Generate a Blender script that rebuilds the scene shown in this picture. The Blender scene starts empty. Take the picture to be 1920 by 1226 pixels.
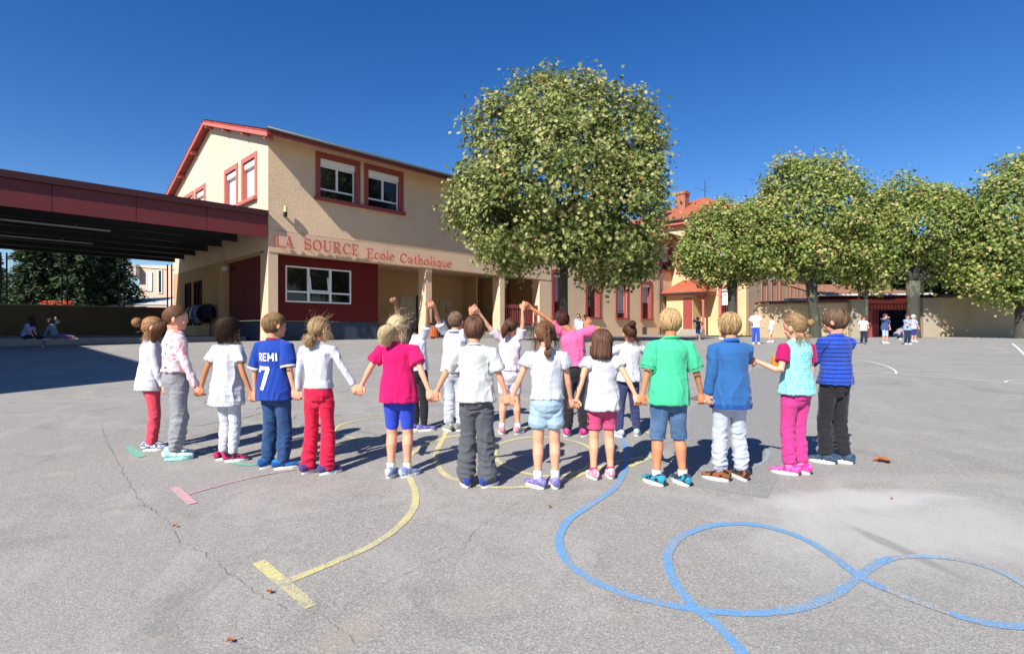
import bpy, bmesh, math, random
import numpy as np
from mathutils import Vector, Matrix
R = math.radians
scene = bpy.context.scene
COL = scene.collection

# ---------------------------------------------------------------- camera, sky, sun, exposure
cam_d = bpy.data.cameras.new('camera'); cam = bpy.data.objects.new('camera', cam_d); COL.objects.link(cam)
FPX, CX, HZ = 990.0, 960.0, 617.0            # focal length in photo pixels, centre column, eye-level row
cam_d.sensor_width = 36; cam_d.lens = 36*FPX/1920; cam_d.shift_y = (HZ-613)/1920
cam_d.clip_start = .05; cam_d.clip_end = 900
cam.location = (0, 0, 0); cam.rotation_euler = (R(90), 0, 0)
scene.camera = cam
ELEV, AZ = R(40), R(211)                     # sun height; compass bearing of the sun clockwise from +Y
to_sun = Vector((math.sin(AZ)*math.cos(ELEV), math.cos(AZ)*math.cos(ELEV), math.sin(ELEV)))
world = bpy.data.worlds.new('World'); scene.world = world; world.use_nodes = True
wn = world.node_tree.nodes; wl = world.node_tree.links
bgn = wn['Background']; sky = wn.new('ShaderNodeTexSky'); sky.sky_type = 'NISHITA'
sky.sun_disc = False; sky.sun_elevation = ELEV; sky.sun_rotation = AZ
sky.air_density = 1.0; sky.dust_density = 0.15; sky.ozone_density = 3.2; sky.altitude = 300
hsv = wn.new('ShaderNodeHueSaturation'); hsv.inputs['Saturation'].default_value = 1.34; hsv.inputs['Hue'].default_value = .512
wl.new(sky.outputs[0], hsv.inputs['Color']); wl.new(hsv.outputs[0], bgn.inputs[0]); bgn.inputs[1].default_value = 0.095
sun_d = bpy.data.lights.new('sun', 'SUN'); sun = bpy.data.objects.new('sun', sun_d); COL.objects.link(sun)
sun_d.energy = 5.0; sun_d.angle = R(.5); sun_d.color = (1, .96, .89)
sun.rotation_euler = (-to_sun).to_track_quat('-Z', 'Y').to_euler(); sun.location = to_sun*60
vs = scene.view_settings; vs.view_transform = 'Standard'; vs.look = 'None'; vs.gamma = 1; vs.use_curve_mapping = False
vs.exposure = 0.56

# ---------------------------------------------------------------- helpers
def srgb(*c):
    if len(c) == 1: h = c[0].lstrip('#'); c = [int(h[i:i+2], 16) for i in (0, 2, 4)]
    return tuple(((v/255)/12.92 if v/255 <= .04045 else ((v/255+.055)/1.055)**2.4) for v in c)
def setp(o, label=None, cat=None, group=None, kind=None):
    if label: o['label'] = label
    if cat: o['category'] = cat
    if group: o['group'] = group
    if kind: o['kind'] = kind
    return o
OFF = {}
def thing(name, label, cat, loc=(0, 0, 0), rz=0, group=None, off=(0, 0, 0)):
    o = bpy.data.objects.new(name, None); COL.objects.link(o)
    o.empty_display_size = .2
    o.location = loc; o.rotation_euler = (0, 0, rz)
    setp(o, label, cat, group); OFF[o.name] = Vector(off)
    return o
def gz(Y):
    a = -1.25+.0405*Y; b = -.48; k = 22.0
    m = min(a, b)
    return m-math.log(math.exp(-k*(a-m))+math.exp(-k*(b-m)))/k
def G(px, py, dz=0.0):
    k = (px-CX)/FPX; m = (py-HZ)/FPX
    lo, hi = .8, 400.0
    f = lambda Y: -m*Y-gz(Y)
    Y = lo
    while Y < hi and f(Y) > 0: Y *= 1.03
    a, b = Y/1.03, Y
    for _ in range(30):
        c = (a+b)/2
        if f(c) > 0: a = c
        else: b = c
    return Vector((k*a, a, gz(a)+dz))
def P(px, py, Y): return Vector(((px-CX)/FPX*Y, Y, (HZ-py)/FPX*Y))

class MB:
    def __init__(s): s.v = []; s.f = []
    def add(s, vs_, fs_):
        n = len(s.v); s.v += [tuple(p) for p in vs_]; s.f += [tuple(i+n for i in f) for f in fs_]; return s
    def box(s, x0, x1, y0, y1, z0, z1, T=None):
        p = [(x, y, z) for z in (z0, z1) for y in (y0, y1) for x in (x0, x1)]
        if T: p = [T(*q) for q in p]
        return s.add(p, [(0, 2, 3, 1), (4, 5, 7, 6), (0, 1, 5, 4), (2, 6, 7, 3), (0, 4, 6, 2), (1, 3, 7, 5)])
    def bar(s, a, b, w, h=None):
        a = Vector(a); b = Vector(b); h = h or w; d = (b-a).normalized()
        u = d.cross(Vector((0, 0, 1))); u = u.normalized() if u.length > .01 else Vector((1, 0, 0)); v = u.cross(d)
        p = [q+u*i*w/2+v*j*h/2 for q in (a, b) for i, j in ((-1, -1), (1, -1), (1, 1), (-1, 1))]
        return s.add(p, [(0, 3, 2, 1), (4, 5, 6, 7), (0, 1, 5, 4), (1, 2, 6, 5), (2, 3, 7, 6), (3, 0, 4, 7)])
    def tube(s, pts, rad, n=10, caps=True):
        pts = [Vector(p) for p in pts]
        if not hasattr(rad, '__len__'): rad = [rad]*len(pts)
        vs_, fs_ = [], []; up = None
        for i, p in enumerate(pts):
            t = (pts[min(i+1, len(pts)-1)]-pts[max(i-1, 0)]).normalized()
            if up is None: up = t.orthogonal().normalized()
            up = (up-t*up.dot(t)).normalized(); w = t.cross(up)
            for j in range(n):
                a = 2*math.pi*j/n; vs_.append(p+(up*math.cos(a)+w*math.sin(a))*rad[i])
        for i in range(len(pts)-1):
            for j in range(n): fs_.append((i*n+j, i*n+(j+1) % n, (i+1)*n+(j+1) % n, (i+1)*n+j))
        if caps: fs_ += [tuple(range(n-1, -1, -1)), tuple((len(pts)-1)*n+j for j in range(n))]
        return s.add(vs_, fs_)
    def lathe(s, prof, c=(0, 0, 0), n=20):
        vs_ = [(c[0]+r*math.cos(2*math.pi*j/n), c[1]+r*math.sin(2*math.pi*j/n), c[2]+z) for r, z in prof for j in range(n)]
        fs_ = [(i*n+j, i*n+(j+1) % n, (i+1)*n+(j+1) % n, (i+1)*n+j) for i in range(len(prof)-1) for j in range(n)]
        fs_ += [tuple(range(n-1, -1, -1)), tuple((len(prof)-1)*n+j for j in range(n))]
        return s.add(vs_, fs_)
    def prism(s, poly, T, w0, w1):
        n = len(poly)
        p = [T(u, v, w0) for u, v in poly]+[T(u, v, w1) for u, v in poly]
        return s.add(p, [tuple(range(n)), tuple(range(2*n-1, n-1, -1))]+[(i, i+n, (i+1) % n+n, (i+1) % n) for i in range(n)])
    def grid(s, f, us, vs_):
        m = len(vs_); p = [f(u, v) for u in us for v in vs_]
        return s.add(p, [(i*m+j, (i+1)*m+j, (i+1)*m+j+1, i*m+j+1) for i in range(len(us)-1) for j in range(m-1)])
    def build(s, name, mat, parent=None, smooth=False, bevel=0, fix=True):
        off = OFF.get(parent.name, Vector()) if parent else Vector()
        me = bpy.data.meshes.new(name)
        me.from_pydata([tuple(Vector(p)-off) for p in s.v] if off.length else s.v, [], s.f)
        if fix:
            bm = bmesh.new(); bm.from_mesh(me); bmesh.ops.recalc_face_normals(bm, faces=bm.faces); bm.to_mesh(me); bm.free()
        if smooth: me.polygons.foreach_set('use_smooth', [True]*len(me.polygons))
        me.materials.append(mat)
        o = bpy.data.objects.new(name, me); COL.objects.link(o)
        if parent:
            o.parent = parent; OFF[o.name] = off
        if bevel:
            b = o.modifiers.new('b', 'BEVEL'); b.width = bevel; b.segments = 2; b.limit_method = 'ANGLE'
        return o
def np_obj(name, V, F, mat, parent=None, smooth=True, col=None):
    me = bpy.data.meshes.new(name); V = np.asarray(V, np.float32); F = np.asarray(F, np.int32)
    me.vertices.add(len(V)); me.vertices.foreach_set('co', V.ravel())
    n, k = F.shape
    me.loops.add(n*k); me.loops.foreach_set('vertex_index', F.ravel())
    me.polygons.add(n); me.polygons.foreach_set('loop_start', np.arange(0, n*k, k, dtype=np.int32))
    me.polygons.foreach_set('use_smooth', np.full(n, smooth))
    if col is not None:
        a = me.color_attributes.new('tone', 'FLOAT_COLOR', 'POINT')
        c = np.ones((len(V), 4), np.float32); c[:, 0] = col; c[:, 1] = col; c[:, 2] = col
        a.data.foreach_set('color', c.ravel())
    me.update(calc_edges=True); me.validate()
    me.materials.append(mat)
    o = bpy.data.objects.new(name, me); COL.objects.link(o)
    if parent: o.parent = parent
    return o

# ---------------------------------------------------------------- materials
class NT:
    def __init__(s, name):
        s.m = bpy.data.materials.new(name); s.m.use_nodes = True; s.n = s.m.node_tree.nodes; s.l = s.m.node_tree.links
        s.b = s.n['Principled BSDF']; s.tc = None
    def inp(s, sock, v):
        if isinstance(v, bpy.types.NodeSocket): s.l.new(v, sock)
        elif v is not None: sock.default_value = (*v, 1) if (hasattr(v, '__len__') and len(v) == 3 and sock.type == 'RGBA') else v
    def set(s, **k):
        for a, v in k.items(): s.inp(s.b.inputs[a.replace('_', ' ')], v)
        return s
    def co(s, scale=None, kind='Object'):
        if s.tc is None: s.tc = s.n.new('ShaderNodeTexCoord')
        o = s.tc.outputs[kind]
        if scale:
            mp = s.n.new('ShaderNodeMapping'); mp.inputs['Scale'].default_value = scale; s.l.new(o, mp.inputs[0]); o = mp.outputs[0]
        return o
    def noise(s, sc, det=4, rough=.55, vec=None, dist=0):
        t = s.n.new('ShaderNodeTexNoise'); t.inputs['Scale'].default_value = sc; t.inputs['Detail'].default_value = det
        t.inputs['Roughness'].default_value = rough; t.inputs['Distortion'].default_value = dist
        s.l.new(vec or s.co(), t.inputs['Vector']); return t.outputs['Fac']
    def voro(s, sc, feat='F1', vec=None, out='Distance', rnd=1):
        t = s.n.new('ShaderNodeTexVoronoi'); t.feature = feat; t.inputs['Scale'].default_value = sc
        t.inputs['Randomness'].default_value = rnd
        s.l.new(vec or s.co(), t.inputs['Vector']); return t.outputs[out]
    def ramp(s, f, stops, interp='LINEAR'):
        r = s.n.new('ShaderNodeValToRGB'); e = r.color_ramp.elements; r.color_ramp.interpolation = interp
        while len(e) < len(stops): e.new(.5)
        for q, (p, c) in zip(e, stops): q.position = p; q.color = (*c, 1) if hasattr(c, '__len__') else (c, c, c, 1)
        s.l.new(f, r.inputs[0]); return r.outputs[0]
    def mix(s, f, a, b, mode='MIX'):
        m = s.n.new('ShaderNodeMix'); m.data_type = 'RGBA'; m.blend_type = mode
        s.inp(m.inputs[0], f); s.inp(m.inputs[6], a); s.inp(m.inputs[7], b); return m.outputs[2]
    def math(s, op, a, b=0.0, clamp=False):
        m = s.n.new('ShaderNodeMath'); m.operation = op; m.use_clamp = clamp
        s.inp(m.inputs[0], a); s.inp(m.inputs[1], b); return m.outputs[0]
    def bump(s, h, st=.3, d=.01):
        b = s.n.new('ShaderNodeBump'); b.inputs['Strength'].default_value = st; b.inputs['Distance'].default_value = d
        s.l.new(h, b.inputs['Height']); s.l.new(b.outputs[0], s.b.inputs['Normal']); return s
def mul(c, k): return tuple(min(1, v*k) for v in c)
def M(name, col, rough=.8, var=.12, sc=3.0, bump=0, bsc=40, bd=.01, metal=0, spec=.35, fine=None):
    t = NT(name)
    f = t.noise(sc, 5)
    c = t.mix(t.ramp(f, [(.3, 0), (.7, 1)]), mul(col, 1-var), mul(col, 1+var))
    if fine: c = t.mix(t.math('MULTIPLY', t.noise(fine, 3), .25), c, mul(col, .75))
    t.set(Base_Color=c, Roughness=rough, Metallic=metal, Specular_IOR_Level=spec)
    if bump: t.bump(t.noise(bsc, 4), bump, bd)
    return t.m
# ---------------------------------------------------------------- surface materials
def mat_asphalt():
    t = NT('asphalt')
    co = t.co()
    cell = t.voro(230, out='Color'); sep = t.n.new('ShaderNodeSeparateColor'); t.l.new(cell, sep.inputs[0])
    agg = t.ramp(sep.outputs[0], [(0, srgb('#6a6762')), (.35, srgb('#8b8680')), (.75, srgb('#a49f97')), (1, srgb('#cfccc4'))])
    mid = t.noise(60, 5, .7); agg = t.mix(.45, agg, t.ramp(mid, [(.3, srgb('#736f69')), (.7, srgb('#b2ada4'))]))
    big = t.noise(.35, 6, .6); agg = t.mix(t.ramp(big, [(.35, 0.0), (.7, .5)]), agg, srgb('#9d9a94'))
    st = t.noise(1.7, 5, .65, dist=.6); agg = t.mix(t.ramp(st, [(.55, 0.0), (.72, .4)]), agg, srgb('#6f6b67')); st2 = t.noise(.9, 6, .7, dist=1.5); agg = t.mix(t.ramp(st2, [(.5, 0.0), (.62, .22), (.7, .0)]), agg, srgb('#c0bbb1'))
    sp = t.noise(2.6, 4, .6); agg = t.mix(t.ramp(sp, [(.64, 0.0), (.74, .35)]), agg, srgb('#b3a78f'))
    # washed pale slab with its own dirty outline
    def blob(c, rx, ry, ang=0):
        mp = t.n.new('ShaderNodeMapping'); mp.vector_type = 'TEXTURE'
        mp.inputs['Location'].default_value = (c.x, c.y, c.z); mp.inputs['Rotation'].default_value = (0, 0, ang)
        mp.inputs['Scale'].default_value = (rx, ry, 4); t.l.new(co, mp.inputs[0])
        ln = t.n.new('ShaderNodeVectorMath'); ln.operation = 'LENGTH'; t.l.new(mp.outputs[0], ln.inputs[0])
        return ln.outputs['Value']
    edge = t.noise(1.4, 6, .7, dist=1.2)
    d = t.math('ADD', blob(G(1720, 985), 1.25, .8, .25), t.math('MULTIPLY', t.math('SUBTRACT', edge, .5), 1.5))
    agg = t.mix(t.ramp(d, [(.35, .62), (1.15, .0)]), agg, srgb('#bdbab3'))
    d2 = t.math('ADD', blob(G(1600, 935), .8, .22, .1), t.math('MULTIPLY', t.math('SUBTRACT', edge, .5), 1.2))
    agg = t.mix(t.ramp(d2, [(.5, .55), (1.0, .0)]), agg, srgb('#c2bfb9'))
    dk = t.math('ADD', blob(G(1690, 1030), .06, .42, .25), t.math('MULTIPLY', t.math('SUBTRACT', edge, .5), 2.2))
    agg = t.mix(t.ramp(dk, [(.5, .5), (1.0, .0)]), agg, srgb('#77736f'))
    d3 = t.math('ADD', blob(G(930, 1120), .35, .14, .2), t.math('MULTIPLY', t.math('SUBTRACT', edge, .5), 2.2))
    agg = t.mix(t.ramp(d3, [(.4, .28), (1.0, .0)]), agg, srgb('#ada493'))
    d4 = t.math('ADD', blob(G(650, 1190), .12, .3, -.5), t.math('MULTIPLY', t.math('SUBTRACT', edge, .5), 2.2))
    agg = t.mix(t.ramp(d4, [(.4, .3), (1.0, .0)]), agg, srgb('#aea08c'))
    t.set(Base_Color=agg, Roughness=.92, Specular_IOR_Level=.15)
    hs = t.math('ADD', t.math('MULTIPLY', sep.outputs[0], .6), t.noise(90, 3))
    t.bump(hs, .55, .006)
    return t.m
def mat_patch():
    t = NT('newer_asphalt')
    cell = t.voro(230, out='Color'); sep = t.n.new('ShaderNodeSeparateColor'); t.l.new(cell, sep.inputs[0])
    agg = t.ramp(sep.outputs[0], [(0, srgb('#666562')), (.5, srgb('#8d8b87')), (1, srgb('#b9b6b0'))])
    agg = t.mix(.4, agg, t.ramp(t.noise(60, 5, .7), [(.3, srgb('#6f6d6a')), (.7, srgb('#a5a29c'))]))
    t.set(Base_Color=agg, Roughness=.9, Specular_IOR_Level=.15)
    t.bump(t.math('ADD', t.math('MULTIPLY', sep.outputs[0], .6), t.noise(90, 3)), .5, .006)
    return t.m
def mat_paint(name, col, wear=.5):
    t = NT(name)
    n = t.math('ADD', t.math('MULTIPLY', t.noise(130, 3, .6), .7), t.math('MULTIPLY', t.noise(3.0, 4, .6), .5))
    cl0 = t.voro(230, out='Color'); sp0 = t.n.new('ShaderNodeSeparateColor'); t.l.new(cl0, sp0.inputs[0]); n = t.math('ADD', n, t.math('MULTIPLY', t.math('GREATER_THAN', sp0.outputs[1], .8), .12)); f = t.ramp(n, [(wear-.08, .88), (wear+.03, 0.0)])
    cell = t.voro(230, out='Color'); sep = t.n.new('ShaderNodeSeparateColor'); t.l.new(cell, sep.inputs[0])
    agg = t.ramp(sep.outputs[0], [(0, srgb('#7a7672')), (1, srgb('#b5b0a8'))])
    tone = t.mix(t.noise(40, 3), mul(col, .8), mul(col, 1.15))
    t.set(Base_Color=t.mix(f, agg, tone), Roughness=.8, Specular_IOR_Level=.2)
    t.bump(t.math('ADD', t.math('MULTIPLY', sep.outputs[0], .6), t.noise(90, 3)), .4, .005)
    return t.m
def mat_stucco(name, col, bump=.6, sc=26, bd=.03):
    t = NT(name)
    v = t.ramp(t.noise(.5, 5, .6), [(.3, mul(col, .9)), (.7, mul(col, 1.06))])
    dirt = t.noise(1.2, 5, .7, vec=t.co((1, 1, .25))); v = t.mix(t.ramp(dirt, [(.55, 0.0), (.8, .22)]), v, mul(col, .62))
    t.set(Base_Color=v, Roughness=.95, Specular_IOR_Level=.1)
    t.bump(t.noise(sc, 5, .7), bump, bd)
    return t.m
M_asph = mat_asphalt(); M_patch = mat_patch()
M_stucco = mat_stucco('rough_stucco', srgb('#eccca8'), 1.0, 17, .07)
M_gable = mat_stucco('gable_render', srgb('#dec4aa'), .3, 40, .012)
M_smooth = mat_stucco('smooth_render', srgb('#debfa0'), .2, 60, .006)
M_wallB = mat_stucco('old_render', srgb('#dabc9a'), .3, 50, .01)
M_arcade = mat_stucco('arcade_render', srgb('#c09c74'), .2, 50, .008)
M_orangewall = mat_stucco('ochre_render', srgb('#d6bb90'), .25, 50, .01)
M_red = M('oxide_red_paint', srgb('#98453f'), .65, .07, 2)
M_redwin = M('window_red_paint', srgb('#984844'), .6, .06, 2)
M_salmon = M('salmon_paint', srgb('#bd6c61'), .65, .07, 2)
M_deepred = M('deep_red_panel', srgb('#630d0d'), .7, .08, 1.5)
M_darkbase = M('slate_blue_plinth', srgb('#3a4353'), .8, .1, 2)
M_white = M('white_pvc', srgb('#e6e6e4'), .4, .03, 2)
M_shut = NT('white_roller_shutter')
_f = M_shut.n.new('ShaderNodeTexWave'); _f.wave_type = 'BANDS'; _f.bands_direction = 'Z'; _f.inputs['Scale'].default_value = 6.0
M_shut.l.new(M_shut.co(), _f.inputs['Vector']); M_shut.set(Base_Color=M_shut.mix(_f.outputs['Fac'], srgb('#d6d8dc'), srgb('#ecebe8')), Roughness=.5)
M_shut.bump(_f.outputs['Fac'], .5, .01); M_shut = M_shut.m
M_grey = M('zinc_grey', srgb('#4a4c4e'), .45, .1, 4, metal=.3)
M_dgrey = M('dark_steel', srgb('#33363a'), .5, .1, 4, metal=.3)
M_black = M('black_plastic', srgb('#141414'), .5, .1, 4)
def mat_glass():
    t = NT('window_glass')
    f = t.noise(.8, 3)
    t.set(Base_Color=t.ramp(f, [(.35, srgb('#0c0f12')), (.7, srgb('#1d2023'))]), Roughness=.04, Specular_IOR_Level=.6)
    t.bump(t.noise(.9, 2), .03, .05)
    return t.m
M_glass = mat_glass()
def mat_tiles(name, c0, c1, c2, s=(4.2, 1, 1)):
    t = NT(name)
    b = t.n.new('ShaderNodeTexBrick'); b.inputs['Scale'].default_value = 1.0; b.inputs['Mortar Size'].default_value = .012
    b.inputs['Brick Width'].default_value = .24; b.inputs['Row Height'].default_value = .34; b.offset = .5
    b.inputs['Color1'].default_value = (*c0, 1); b.inputs['Color2'].default_value = (*c1, 1); b.inputs['Mortar'].default_value = (*mul(c0, .35), 1)
    t.l.new(t.co(), b.inputs['Vector'])
    c = t.mix(t.ramp(t.noise(1.1, 5, .7), [(.45, 0.0), (.75, .7)]), b.outputs['Color'], c2)
    t.set(Base_Color=c, Roughness=.9, Specular_IOR_Level=.15); t.bump(b.outputs['Fac'], -.6, .02)
    return t.m
M_tile = mat_tiles('orange_tiles', srgb('#b8654a'), srgb('#a95a42'), srgb('#9f6c5a'))
M_tile2 = mat_tiles('brown_tiles', srgb('#a97a62'), srgb('#94664f'), srgb('#8c7a6a'))
M_tile3 = mat_tiles('dark_red_tiles', srgb('#a04a44'), srgb('#8d3c38'), srgb('#90564f'))
M_brick = mat_tiles('chimney_brick', srgb('#a8705c'), srgb('#94604e'), srgb('#a07c6c'))
M_wood = M('brown_door', srgb('#6e4f3c'), .6, .15, 3)
M_doorgrey = M('beige_door', srgb('#b9a98c'), .6, .05, 2)
M_conc = M('concrete', srgb('#9f978a'), .9, .12, 2, bump=.2)
M_canopyred = M('canopy_red_sheet', srgb('#702c2b'), .5, .06, 1.2, spec=.4)
M_canopycap = M('canopy_dark_flashing', srgb('#43201f'), .5, .1, 1)
M_wallR = mat_stucco('yard_wall_render', srgb('#bda685'), .5, 30, .02)
M_stone = mat_stucco('pale_stone', srgb('#a79c89'), .5, 20, .02)

# ---------------------------------------------------------------- ground
ys = [-25, -12, -5, 0]+[i*.5 for i in range(1, 60)]+[32, 36, 42, 50, 70, 100, 160, 400]
xs = [-300, -120, -60, -40]+list(range(-36, 37, 3))+[40, 60, 120, 300]
mb = MB(); mb.grid(lambda x, y: (x, y, gz(y)), xs, ys)
ground = mb.build('ground', M_asph, smooth=True); setp(ground, kind='structure')
def catmull(pts, n=8, closed=False):
    out = []; N = len(pts)
    idx = (lambda i: pts[i % N]) if closed else (lambda i: pts[max(0, min(N-1, i))])
    for i in range(N if closed else N-1):
        a, b, c, d = idx(i-1), idx(i), idx(i+1), idx(i+2)
        for k in range(n):
            t = k/n
            out.append(.5*((2*b)+(c-a)*t+(2*a-5*b+4*c-d)*t*t+(3*b-a-3*c+d)*t**3))
    out.append(pts[0] if closed else pts[-1]); return out
LZ = [.003]
def stripe(px, w, mat, name='painted_line', closed=False, straight=False, wob=0.0, w2=None):
    pts = [G(*p) if len(p) == 2 else Vector(p) for p in px]
    pts = pts if straight else catmull(pts, 8, closed)
    if straight:
        q = []
        for a, b in zip(pts, pts[1:]):
            n = max(1, int((b-a).length/.4)); q += [a.lerp(b, i/n) for i in range(n)]
        pts = q+[pts[-1]]
    w *= .66; w2 = w2 and w2*.66
    LZ[0] += .00006; V = []; rnd = random.Random(len(px))
    for i, p in enumerate(pts):
        t = (pts[min(i+1, len(pts)-1)]-pts[max(i-1, 0)]); t.z = 0; t.normalize(); s = Vector((-t.y, t.x, 0))
        ww = (w if w2 is None else w+(w2-w)*i/len(pts))*(1+rnd.uniform(-.08, .08))
        o = s*rnd.uniform(-wob, wob)
        for q in (p+s*ww/2+o, p-s*ww/2+o): V.append((q.x, q.y, gz(q.y)+LZ[0]))
    m = MB(); m.add(V, [(2*i, 2*i+1, 2*i+3, 2*i+2) for i in range(len(pts)-1)])
    o = m.build(name, mat); setp(o, kind='structure'); return o
Y_ = mat_paint('yellow_line_paint', srgb('#d9cd84'), .68)
B_ = mat_paint('blue_line_paint', srgb('#5a98c8'), .70)
B2 = mat_paint('worn_blue_line_paint', srgb('#7caace'), .60)
G_ = mat_paint('green_line_paint', srgb('#4dbb9a'), .66)
G2 = mat_paint('worn_green_line_paint', srgb('#7fb7a3'), .56)
P_ = mat_paint('pink_line_paint', srgb('#e0a3ab'), .66)
P2 = mat_paint('worn_pink_line_paint', srgb('#d9a9aa'), .55)
W_ = mat_paint('white_line_paint', srgb('#ecebe6'), .8)
W2 = mat_paint('worn_white_line_paint', srgb('#d0cec9'), .6)
# newer asphalt patch
def patch(pxs, mat, name, dz=.002):
    pts = [G(*p) for p in pxs]; m = MB()
    # fill as strips so that the sheet follows the rise of the yard
    poly = [(p.x, p.y) for p in pts]; y0 = min(p[1] for p in poly); y1 = max(p[1] for p in poly); n = 24; rows = []
    for i in range(n+1):
        y = y0+(y1-y0)*(i+.001)/(n+.002); xs_ = []
        for (ax, ay), (bx, by) in zip(poly, poly[1:]+poly[:1]):
            if (ay-y)*(by-y) <= 0 and ay != by: xs_.append(ax+(bx-ax)*(y-ay)/(by-ay))
        rows.append((min(xs_), max(xs_), y))
    V = [(x, y, gz(y)+dz) for a, b, y in rows for x in (a, b)]
    m.add(V, [(2*i, 2*i+1, 2*i+3, 2*i+2) for i in range(n)])
    o = m.build(name, mat); setp(o, kind='structure'); return o
patch([(1265, 915), (1440, 935), (1482, 850), (1530, 690), (1415, 690), (1290, 770)], M_patch, 'asphalt_patch')
# yellow figures
stripe([(485, 1053), (585, 1138)], .085, Y_, straight=True)
stripe([(545, 1088), (620, 1057), (700, 1021), (750, 985), (776, 952), (779, 925), (770, 900), (762, 880), (764, 862), (778, 846), (805, 831), (838, 820), (872, 815), (930, 806), (1000, 800)], .068, Y_)
stripe([(838, 806), (830, 824), (819, 846), (818, 866), (832, 888), (858, 901), (895, 910), (940, 914), (993, 912), (1050, 903), (1100, 886), (1150, 868), (1190, 860), (1232, 850)], .07, Y_)
stripe([(928, 850), (935, 834), (960, 825), (993, 820), (1030, 820), (1070, 826), (1100, 836), (1113, 850), (1105, 872), (1080, 886), (1040, 893), (1000, 890), (960, 880), (935, 866)], .062, Y_, closed=True)
stripe([(627, 808), (640, 796), (668, 789), (703, 784), (745, 783), (778, 789), (789, 799), (775, 811), (745, 820), (705, 824), (665, 822), (638, 815)], .05, Y_, closed=True)
stripe([(700, 779), (745, 779), (785, 785), (800, 795), (790, 806)], .045, Y_)
stripe([(827, 750), (840, 742), (875, 739), (912, 742), (928, 750), (912, 759), (875, 762), (842, 759)], .05, Y_, closed=True)
stripe([(1178, 875), (1232, 851)], .09, Y_, straight=True)
stripe([(1195, 806), (1215, 811), (1232, 818)], .06, Y_)
# blue figures
stripe([(1160, 815), (1172, 835), (1174, 865), (1167, 892), (1150, 917), (1110, 945), (1070, 972), (1051, 1000), (1050, 1027), (1067, 1056), (1105, 1085), (1160, 1110), (1220, 1127), (1300, 1142), (1390, 1150), (1460, 1147), (1520, 1135), (1570, 1112), (1610, 1082), (1645, 1057), (1672, 1047)], .07, B_)
stripe([(1672, 1047), (1730, 1043), (1810, 1052), (1875, 1072), (1920, 1097), (1975, 1135)], .055, B2)
stripe([(1420, 1262), (1390, 1222), (1350, 1178), (1310, 1145), (1285, 1120), (1262, 1085), (1252, 1055), (1256, 1030), (1280, 1005), (1330, 987), (1390, 982), (1450, 991), (1510, 1012), (1560, 1042), (1610, 1080), (1660, 1105)], .07, B_)
stripe([(1660, 1105), (1710, 1125), (1780, 1150)], .06, B2)
stripe([(1780, 1150), (1840, 1167), (1920, 1176), (2010, 1170)], .07, B_)
stripe([(1172, 866), (1190, 850), (1225, 836), (1270, 826), (1330, 821), (1390, 824), (1430, 836), (1440, 852), (1425, 870), (1390, 880), (1340, 882), (1280, 875), (1220, 860), (1190, 848)], .05, B2)
stripe([(793, 747), (820, 758), (850, 763)], .05, B2); stripe([(965, 722), (980, 729), (1000, 736)], .05, B2)
# green figures
stripe([(241, 838), (266, 857)], .105, G_, straight=True)
stripe([(420, 862), (440, 868), (465, 872), (482, 871)], .07, G_)
stripe([(347, 797), (375, 797), (402, 792), (450, 784), (483, 775), (520, 760)], .07, G2)
stripe([(365, 846), (385, 850), (402, 853)], .06, G2); stripe([(460, 828), (480, 822), (545, 806), (566, 795)], .06, G2)
stripe([(632, 736), (650, 733)], .1, G2); stripe([(625, 770), (632, 778)], .09, G2); stripe([(300, 783), (312, 800)], .06, G2)
stripe([(690, 700), (730, 694), (790, 697)], .06, G2); stripe([(400, 742), (440, 735), (500, 736)], .05, G2)
# pink figures
stripe([(327, 914), (361, 945)], .085, P_, straight=True)
stripe([(350, 928), (422, 908), (494, 891), (563, 879), (633, 867), (699, 846), (740, 832)], .032, P_)
stripe([(355, 832), (375, 833), (402, 839), (430, 836)], .035, P2)
stripe([(380, 758), (392, 752), (425, 751), (450, 756), (440, 763), (405, 764)], .035, P2, closed=True)
stripe([(478, 768), (492, 764), (506, 769), (495, 775)], .04, P2, closed=True)
stripe([(520, 790), (545, 787), (552, 778), (538, 773)], .035, P2)
stripe([(665, 808), (690, 811), (712, 815)], .03, P2)
# court lines
stripe([(1520, 690), (1581, 693), (1681, 701), (1885, 717), (2000, 726)], .05, W_, straight=True)
stripe([(1540, 671), (1585, 673), (1623, 677), (1658, 685), (1677, 694), (1681, 701)], .055, W_)
stripe([(1884, 717), (1892, 714), (1920, 714), (1960, 716)], .05, W_)
stripe([(1898, 644), (1920, 664), (1950, 690)], .09, W_, straight=True)
stripe([(1585, 658), (1760, 661), (1915, 664)], .05, W2, straight=True)
stripe([(1588, 653), (1602, 653), (1611, 650), (1604, 647)], .09, W2)
stripe([(1290, 682), (1345, 685), (1400, 693), (1455, 687)], .045, W2); stripe([(1265, 653), (1350, 657), (1442, 660)], .05, W2)
stripe([(500, 741), (420, 748)], .03, W2)
# yellow hatch before the entrance
u1 = Vector((math.cos(R(45.57)), math.sin(R(45.57)), 0)); inn = Vector((-u1.y, u1.x, 0))
for i in range(7):
    a = G(545+i*14, 664-i*3.4)
    stripe([tuple(a), tuple(a+Vector((2.5, .4, 0))), tuple(a+Vector((5.2, 1.0, 0)))], .05, mat_paint('hatch_yellow_paint', srgb('#d6cd8e'), .58) if i == 0 else bpy.data.materials['hatch_yellow_paint'], wob=.05)
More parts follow.
